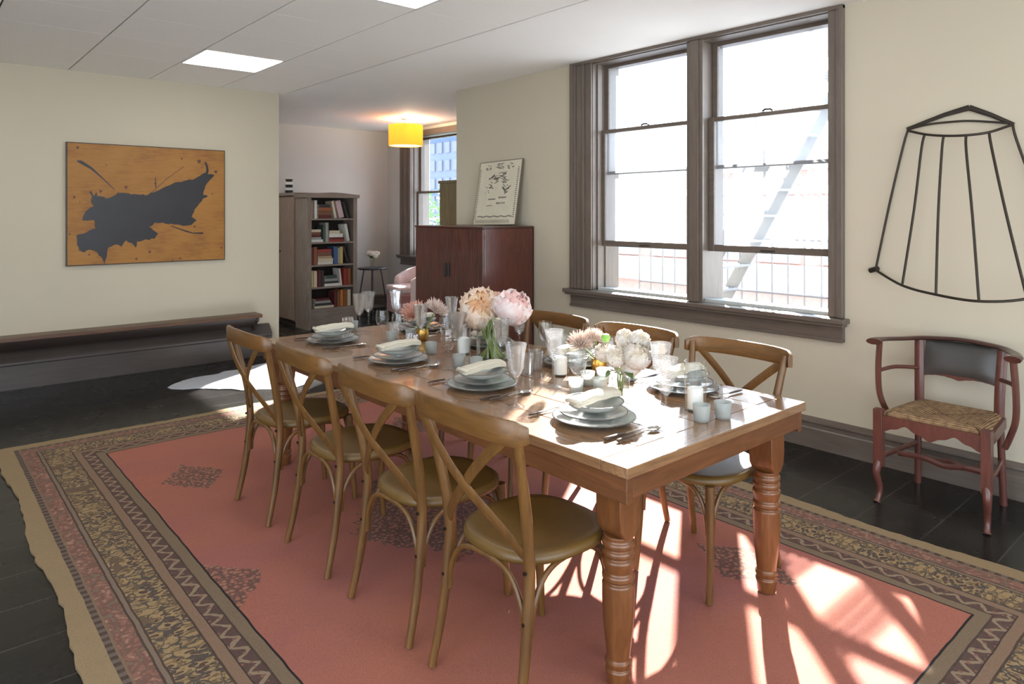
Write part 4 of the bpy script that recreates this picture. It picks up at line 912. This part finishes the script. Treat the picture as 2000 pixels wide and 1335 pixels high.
def xz(z_): return BX0 + .060 + (z_ - 262) / (690 - 262) * (BX1 - BX0 - .120)
books = []
def book(zx0, zx1, kind, shelf, hgt, col, lean=0.0, z=0.0):
    books.append(col); x0, x1 = xz(zx0), xz(zx1); dp = .19; m = MB(); q = .0025
    if kind == 'v':
        w_ = (x1 - x0) / 2; m.box(-w_, -w_ + q, 0, dp, 0, hgt); m.box(w_ - q, w_, 0, dp, 0, hgt); m.box(-w_, w_, 0, q, 0, hgt); m.mat(1).box(-w_ + q, w_ - q, q, dp - .004, .003, hgt - .003)
        o = m.build('book', [MC[col], M['pages']], None, 0, .0012); xx = (x0 + x1) / 2
        a = math.atan2(lean, hgt); o.rotation_euler = (0, a, 0); o.location = (xx, BY + .05, zs[shelf] + .0005 + abs(sin(a)) * w_)
    else:
        w_ = (x1 - x0) / 2; m.box(-w_, w_, 0, dp, 0, q); m.box(-w_, w_, 0, dp, hgt - q, hgt); m.box(-w_, w_, 0, q, 0, hgt); m.mat(1).box(-w_ + .003, w_ - .003, q, dp - .004, q, hgt - q)
        o = m.build('book', [MC[col], M['pages']], None, 0, .0012); o.location = ((x0 + x1) / 2, BY + .05 + random.uniform(0, .01), zs[shelf] + .0005 + z)
    return o
shn = ['bottom', 'fourth', 'middle', 'second', 'top']
def stack(zx0, zx1, shelf, items, lab):
    z = 0
    for i, (h_, c, d0, d1) in enumerate(items):
        o = book(zx0 + d0, zx1 + d1, 'h', shelf, h_, c, z=z); z += h_ + .0006
        pos = 'lowest' if i == 0 else ('topmost' if i == len(items) - 1 else ['', 'second', 'third', 'fourth'][i] + ' up')
        tag(o, f'{c} book lying flat, {pos} in the {lab} of the {shn[shelf]} shelf', 'book', None, ); o['group'] = f'books on the {shn[shelf]} shelf'
def vbook(zx0, zx1, shelf, h_, c, lab, lean=0.0):
    o = book(zx0, zx1, 'v', shelf, h_, c, lean); tag(o, f'{c} book {"leaning" if lean else "standing upright"} on the {shn[shelf]} bookcase shelf, {lab}', 'book', f'books on the {shn[shelf]} shelf')
# top shelf
vbook(266, 290, 4, .24, 'tan', 'against the post'); vbook(306, 332, 4, .24, 'white', 'beside the flat stack')
stack(348, 478, 4, [(.045, 'maroon', 0, 4), (.05, 'brown', 0, -2), (.05, 'rust', 2, 0), (.04, 'charcoal', 4, -6)], 'flat stack')
vbook(512, 536, 4, .235, 'cream', 'right of the stack', -.05); vbook(560, 612, 4, .235, 'rose', 'thickest of the row', -.06); vbook(640, 662, 4, .225, 'charcoal', 'last in the row', -.07)
stack(262, 385, 3, [(.035, 'white', 0, 8), (.03, 'grey', 4, -10), (.035, 'maroon', 0, -14), (.03, 'brown', 2, -12), (.035, 'cream', 2, -14)], 'left pile')
vbook(392, 414, 3, .225, 'darkgreen', 'beside the left pile'); vbook(418, 448, 3, .255, 'grey', 'tallest of the shelf')
stack(456, 606, 3, [(.03, 'red', 0, 2), (.028, 'maroon', 2, 4), (.05, 'white', 0, -6), (.04, 'cream', 4, -40)], 'right pile')
vbook(645, 672, 3, .235, 'white', 'last in the row', -.045)
vbook(266, 296, 2, .23, 'maroon', 'against the post'); vbook(300, 332, 2, .235, 'rust', 'second in the row')
stack(340, 488, 2, [(.035, 'white', 0, 8), (.045, 'cream', 2, 8), (.03, 'tan', 4, -2), (.05, 'brown', 2, -6), (.04, 'red', 2, -8)], 'flat pile')
vbook(503, 540, 2, .235, 'blue', 'beside the flat pile'); vbook(544, 566, 2, .21, 'grey', 'between blue and yellow'); vbook(568, 598, 2, .225, 'yellow', 'right of the grey one'); vbook(644, 664, 2, .235, 'charcoal', 'last in the row', -.07)
vbook(264, 294, 1, .22, 'yellow', 'against the post'); vbook(298, 332, 1, .215, 'cream', 'second in the row'); vbook(344, 372, 1, .22, 'maroon', 'third in the row'); vbook(376, 402, 1, .215, 'charcoal', 'before the flat pile')
stack(410, 552, 1, [(.035, 'white', 0, 20), (.03, 'charcoal', 4, 0), (.035, 'grey', 2, -4), (.04, 'darkgreen', 10, -20)], 'flat pile')
vbook(576, 592, 1, .23, 'white', 'leaning on the red pair', -.03); vbook(610, 642, 1, .225, 'red', 'left of the red pair'); vbook(648, 684, 1, .225, 'rust', 'last in the row')
stack(310, 500, 0, [(.03, 'cream', 0, 6), (.035, 'charcoal', 4, -10), (.03, 'grey', 6, -30), (.03, 'maroon', 10, -40)], 'flat pile')
vbook(508, 534, 0, .21, 'maroon', 'right of the pile'); vbook(540, 564, 0, .215, 'brown', 'right of the maroon one'); vbook(572, 600, 0, .225, 'orange', 'left orange one'); vbook(604, 640, 0, .215, 'rust', 'right of the orange one'); vbook(648, 680, 0, .22, 'cream', 'last in the row')
# wardrobe behind the bookcase
t = thing('wardrobe', 'tall plain brown wardrobe standing behind the bookcase by the wall end', 'wardrobe', (4.24, 9.42, 0))
MB().box(-.27, .36, -.47, .50, .06, 1.76).build('body', M['brownpanel'], t, 0, .003); MB().box(-.26, .34, -.46, .49, 0, .06).build('plinth', M['darkwood'], t, 0)
MB().box(-.30, .36, -.49, .52, 1.76, 1.80).build('cornice', M['greywood_h'], t, 0, .005)
for s in (-1, 1):
    y0, y1 = sorted((.015 + s * .003, .015 + s * .465)); d = MB().box(-.29, -.27, y0, y1, .08, 1.74).build('door', M['brownpanel'], t, 0, .003)
    m = MB()
    m.lathe([(.012, 0), (.012, .03)], (-.295, .015 + s * .03, .98), 10, True); m.build('knob', M['iron'], d)
o = MB().lathe([(.001, 0), (.05, 0), (.055, .02), (.055, .05), (.035, .07), (.05, .09), (.055, .13), (.04, .16), (.05, .18), (.05, .21), (.001, .215)], n=20)
ob = NB('striped_glaze'); sp2 = ob.n('SeparateXYZ'); tc2 = ob.n('TexCoord'); ob.put(sp2.inputs[0], tc2.outputs['Object']); st2 = ob.math('GREATER_THAN', ob.math('FRACT', ob.math('MULTIPLY', sp2.outputs[2], 13)), .5)
jar = o.build('striped_jar', ob.pbr(ob.mix(st2, (.02, .02, .02), (.6, .6, .58)), .3), loc=(4.02, 9.28, 1.80)); tag(jar, 'black and white striped jar on top of the wardrobe', 'jar')
# side table with flowers
tp = Vector((5.16, 9.00, 0)); t = thing('side_table', 'small round black side table with thin splayed legs by the bookcase', 'side table', tp)
MB().lathe([(.001, .705), (.205, .705), (.21, .712), (.21, .724), (.205, .73), (.001, .73)], n=36).build('top', M['black'], t)
for k in range(4):
    a = pi / 4 + k * pi / 2 + .3; MB().tube([(.12 * cos(a), .12 * sin(a), .706), (.235 * cos(a), .235 * sin(a), 0)], .0095, 8).build('leg', M['black'], t)
MB().lathe([(.001, .15), (.19, .15), (.195, .158), (.19, .166), (.001, .166)], n=30).build('lower_shelf', M['black'], t)
t = thing('side_table_bouquet', 'small white bouquet in a clear glass on the black side table', 'flower vase', tp + Vector((0, 0, .7305)))
MB().lathe([(.001, 0), (.030, 0), (.034, .004), (.036, .11), (.034, .11), (.031, .008), (.001, .008)], n=20).build('glass_vase', M['clear'], t)
for k, (x, y, z, r) in enumerate(((0, 0, .20, .05), (-.06, .02, .215, .035), (.06, -.03, .205, .04), (.02, -.05, .17, .035))):
    bloom(t, (x, y, z), (x * 4, y * 4, 1), r, M['white_o'], M['white_i'], 12, 10, 40 + k, ruffle=.003)
    MB().tube([(x * .1, y * .1, .012), (x * .3, y * .3, .11), (x, y, z - r * .5)], .003, 5).build('stem', M['stem'], t)
for k in range(8): a = k * .8; lf(t, (.02 * cos(a), .02 * sin(a), .13), (cos(a), sin(a), .6), .11, .02)
# pink armchair by the alcove window
M['pink'] = plain('dusty_pink_velvet', (.42, .17, .16), .8, var=.15, scale=12, Sheen_Weight=.5); M['pink_l'] = plain('pale_pink_piping', (.72, .55, .52), .7)
t = thing('pink_armchair', 'pink upholstered tub armchair with pale curved arms below the far window', 'armchair', (5.55, 8.42, 0), R(-12))
m = MB(); vs = []; fs = []; K = 22
for i in range(K + 1):
    a = R(-125) + R(250) * i / K; f = abs(i / K - .5) * 2; h_ = .80 - .20 * f ** 2; ri, ro = .30, .385
    for r_, z_ in ((ri, .40), (ro, .10), (ro + .015, h_ - .05), (ro, h_), (ri + .02, h_ + .0), (ri, h_ - .05)): vs.append((r_ * cos(a), r_ * sin(a) * 1.02, z_))
for i in range(K):
    for k in range(6): fs.append((i * 6 + k, i * 6 + (k + 1) % 6, (i + 1) * 6 + (k + 1) % 6, (i + 1) * 6 + k))
fs += [tuple(range(6))[::-1], tuple(K * 6 + k for k in range(6))]
m.add(vs, fs).build('curved_back', M['pink_l'], t, 60, .01)
MB().box(-.36, .22, -.29, .29, .12, .40).build('seat_base', M['pink'], t, 0, .02); MB().box(-.38, .20, -.27, .27, .40, .50).build('seat_cushion', M['pink_l'], t, 0, .035, seg=4)
MB().box(.12, .25, -.24, .24, .50, .80).build('back_cushion', M['pink'], t, 0, .04, seg=4)
for a, b_ in ((-.32, -.25), (-.32, .25), (.24, -.24), (.24, .24)): MB().lathe([(.012, 0), (.02, .125)], (a, b_, 0), 10, True).build('leg', M['darkwood'], t)
# tall cupboard past the wall corner
t = thing('tall_cupboard', 'narrow olive-brown cupboard edge showing past the wall corner by the window', 'cupboard', (5.0, 6.30, 0))
ol = wood('olive_brown_wood', (.10, .07, .03), (.20, .15, .07), 2, .5)
MB().box(-.41, .42, -.255, .20, .05, 1.86).build('body', ol, t, 0, .004); MB().box(-.40, .40, -.24, .19, 0, .05).build('plinth', M['darkwood'], t, 0); MB().box(-.42, .43, -.26, .22, 1.86, 1.89).build('cornice', ol, t, 0, .004)
for s in (-1, 1): x0, x1 = sorted((s * .004, s * .40)); MB().box(x0, x1, .20, .216, .07, 1.84).build('door', ol, t, 0, .003)
# pendant drum lamp
pl = Vector((5.26, 8.26, ZC)); t = thing('pendant_lamp', 'amber drum-shade lamp hanging from the ceiling in the back room', 'lamp', pl)
MB().lathe([(.001, 0), (.07, 0), (.07, -.015), (.001, -.02)], n=24).build('ceiling_rose', M['steel'], t); MB().tube([(0, 0, -.01), (0, 0, -.13)], .008, 8).build('rod', M['steel'], t)
sh = NB('amber_shade'); tl2 = sh.n('BsdfTranslucent'); tl2.inputs[0].default_value = (.95, .48, .08, 1); df2 = sh.n('BsdfDiffuse'); df2.inputs[0].default_value = (.85, .42, .08, 1); em2 = sh.n('Emission'); em2.inputs[0].default_value = (1, .42, .07, 1); em2.inputs[1].default_value = .28
mx2 = sh.n('MixShader'); mx2.inputs[0].default_value = .5; sh.t.links.new(tl2.outputs[0], mx2.inputs[1]); sh.t.links.new(df2.outputs[0], mx2.inputs[2]); ad2 = sh.n('AddShader'); sh.t.links.new(mx2.outputs[0], ad2.inputs[0]); sh.t.links.new(em2.outputs[0], ad2.inputs[1]); sh.t.links.new(ad2.outputs[0], sh.out.inputs[0])
MB().lathe([(.235, -.10), (.235, -.385), (.230, -.385), (.230, -.10)], n=48).build('drum_shade', sh.m, t)
MB().lathe([(.001, -.375), (.225, -.375), (.225, -.379), (.001, -.379)], n=36).build('diffuser', emit('lamp_diffuser', (1, .8, .5), 1.0), t)
m = MB()
for k in range(3): a = k * 2 * pi / 3; m.tube([(0, 0, -.125), (.23 * cos(a), .23 * sin(a), -.11)], .003, 6)
m.build('shade_spider', M['steel'], t)
MB().lathe([(.001, -.27), (.02, -.26), (.033, -.23), (.03, -.20), (.014, -.165), (.014, -.13)], n=16).build('bulb', emit('bulb_glow', (1, .75, .4), 6), t)
for dz in (-.06,):
    pd = bpy.data.lights.new('lamp_glow', 'POINT'); pd.energy = 18; pd.color = (1, .80, .50); pd.shadow_soft_size = .05; po = bpy.data.objects.new('lamp_glow', pd); COL.objects.link(po); po.location = pl + Vector((.05, 0, -.075))

# ================================================================== OUTSIDE
struct(MB().box(4.9, 260, -60, 220, -4.7, -4.5).build('ground', plain('pale_pavement', (.6, .59, .57), .9)))
M['facade'] = plain('pale_painted_brick', (.62, .60, .58), .8, var=.12, scale=2); M['redbrick'] = plain('red_brick', (.42, .24, .20), .85, var=.25, scale=6)
M['fglass'] = plain('facade_glass', (.30, .38, .46), .15); M['stone'] = plain('pale_stone', (.62, .60, .56), .8)
FX = 17.0; t = thing('brick_building', 'low red and white brick building across the street, bleached by daylight', 'building', (FX, 11, -4.5))
MB().box(0, 8, -12, 9, 0, 7.4).build('wall', M['redbrick'], t, 0)
MB().box(-.35, .4, -12.2, 9.2, 7.1, 7.55).build('cornice', M['stone'], t, 0, .05); MB().box(-.12, .05, -12, 9, 6.5, 6.7).build('string_course', M['stone'], t, 0); MB().box(-.15, .05, -12, 9, 4.0, 4.7).build('sign_band', M['stone'], t, 0)
MB().box(-.10, .05, -12, 9, 2.3, 2.9).build('white_fascia', M['facade'], t, 0)
for k in range(12):
    y = -11 + k * 1.7
    f = MB(); f.box(-.08, .05, y - .08, y + 1.08, 4.75, 6.45); wd = f.build('window_surround', M['facade'], t, 0)
    MB().box(-.10, -.07, y, y + 1.0, 4.85, 6.35).build('pane', M['fglass'], wd, 0)
for k in range(9):
    y = -11.3 + k * 2.25; MB().box(-.10, .05, y, y + 1.9, .4, 2.2).build('shop_window', M['fglass'], t, 0, .02)
def block(name, lab, x, y, z1, wx, wy, col, rows, cols):
    t = thing(name, lab, 'building', (x, y, -4.5)); MB().box(0, wx, -wy / 2, wy / 2, 0, z1 + 4.5).build('wall', plain('tower_wall_' + str(int(x)), col, .7, var=.1, scale=.4), t, 0)
    m = MB()
    for r in range(rows):
        for c in range(cols): z = 5 + (z1 - 2) * r / rows; y0 = -wy / 2 + wy * (c + .2) / cols; m.box(-.12, .02, y0, y0 + wy * .6 / cols, z, z + (z1 - 2) / rows * .6)
    m.build('windows', plain('tower_glass_' + str(int(x)), tuple(c_ * .7 for c_ in col), .2), t, 0); return t
block('office_tower', 'distant blue-grey tower showing in the upper left window pane', 77, 67.5, 17.5, 8, 4.0, (.34, .42, .52), 10, 4)
block('glass_tower', 'blue-grey high-rise seen through the far room window', 36, 48.0, 24, 10, 9, (.05, .085, .17), 14, 8)
block('pale_building', 'pale building beside the blue high-rise in the far window', 40, 63.2, 16, 10, 12, (.34, .36, .42), 8, 6)
# street tree
def tree(x, y, zt, r, label):
    t = thing('street_tree', label, 'tree', (x, y, -4.5)); rnd = random.Random(5)
    MB().tube([(0, 0, 0), (.05, .05, 2.2), (-.05, .1, zt + 4.5 - r)], [.16, .12, .08], 10).build('trunk', M['darkwood'], t)
    vs = []; fs = []; lm = plain('sunny_foliage', (.07, .22, .02), .6, var=.4, scale=3)
    for k in range(5200):
        d = Vector((rnd.gauss(0, 1), rnd.gauss(0, 1), rnd.gauss(0, 1))).normalized() * (rnd.random() ** .35) * r; c = d + Vector((0, 0, zt + 4.5 - r * .9))
        c += Vector((sin(d.y * 3), sin(d.z * 3), sin(d.x * 3))) * .18
        u = Vector((rnd.uniform(-1, 1), rnd.uniform(-1, 1), rnd.uniform(-1, 1))).normalized(); v = u.orthogonal().normalized(); s_ = .09; q = len(vs)
        vs += [c + u * s_, c + v * s_ * .5, c - u * s_, c - v * s_ * .5]; fs.append((q, q + 1, q + 2, q + 3))
    MB().add(vs, fs).build('foliage', lm, t, 0)
tree(12.6, 17.6, 2.15, 2.3, 'leafy green street tree outside the far room window')
# fire escape
M['fire'] = plain('weathered_iron', (.24, .25, .27), .6, .3)
t = thing('fire_escape', 'iron fire-escape stair and balcony railing outside the double window', 'fire escape', (5.5, 3.2, .7)); O = Vector(t.location)
def FB(name, f): m = MB(); f(m); return m.build(name, M['fire'], t, 0)
def lp_(*p): return tuple(Vector(p) - O)
def grate(m):
    for k in range(16): x = 4.95 + k * .066; m.obox(lp_(x, 3.0, .66), (.006, 0, 0), (0, 1.75, 0), (0, 0, .012))
    for k in range(6): m.obox(lp_(5.45, 1.3 + k * .68, .64), (.5, 0, 0), (0, .012, 0), (0, 0, .02))
FB('platform', grate)
for z in (.80, 1.29): MB().tube([lp_(5.97, 1.25, z), lp_(5.97, 4.75, z)], .012, 6).build('rail', M['fire'], t)
for k in range(24): y = 1.25 + k * .152; MB().tube([lp_(5.97, y, .66), lp_(5.97, y, 1.29)], .009, 6).build('baluster', M['fire'], t)
def sline(X, y0, z0, y1, z1, hw): 
    a, b_ = Vector(lp_(X, y0, z0)), Vector(lp_(X, y1, z1)); d = (b_ - a); L = d.length / 2; d.normalize(); n = Vector((0, -d.z, d.y)); return (a + b_) / 2, Vector((.008, 0, 0)), d * L, n * hw
SA = (3.62, .70); SB = (2.22, 3.15)
for X in (5.28, 5.80):
    m = MB(); m.obox(*sline(X, *SA, *SB, .055)); m.build('stringer', M['fire'], t, 0)
    MB().tube([lp_(X, 3.62, 1.5), lp_(X, 3.2, 2.35), lp_(X, 2.5, 3.55)], .014, 6).build('handrail', M['fire'], t)
    for k in range(3): y = 3.45 - k * .45; z = .70 + (3.62 - y) * 1.75; MB().tube([lp_(X, y, z), lp_(X, y, z + .78)], .010, 6).build('handrail_post', M['fire'], t)
for k in range(11):
    f = (k + .6) / 11; y = SA[0] + (SB[0] - SA[0]) * f; z = SA[1] + (SB[1] - SA[1]) * f; m = MB()
    for q in range(4): m.obox(lp_(5.54, y - .075 + q * .05, z), (.26, 0, 0), (0, .008, 0), (0, 0, .010))
    m.build('tread', M['fire'], t, 0)
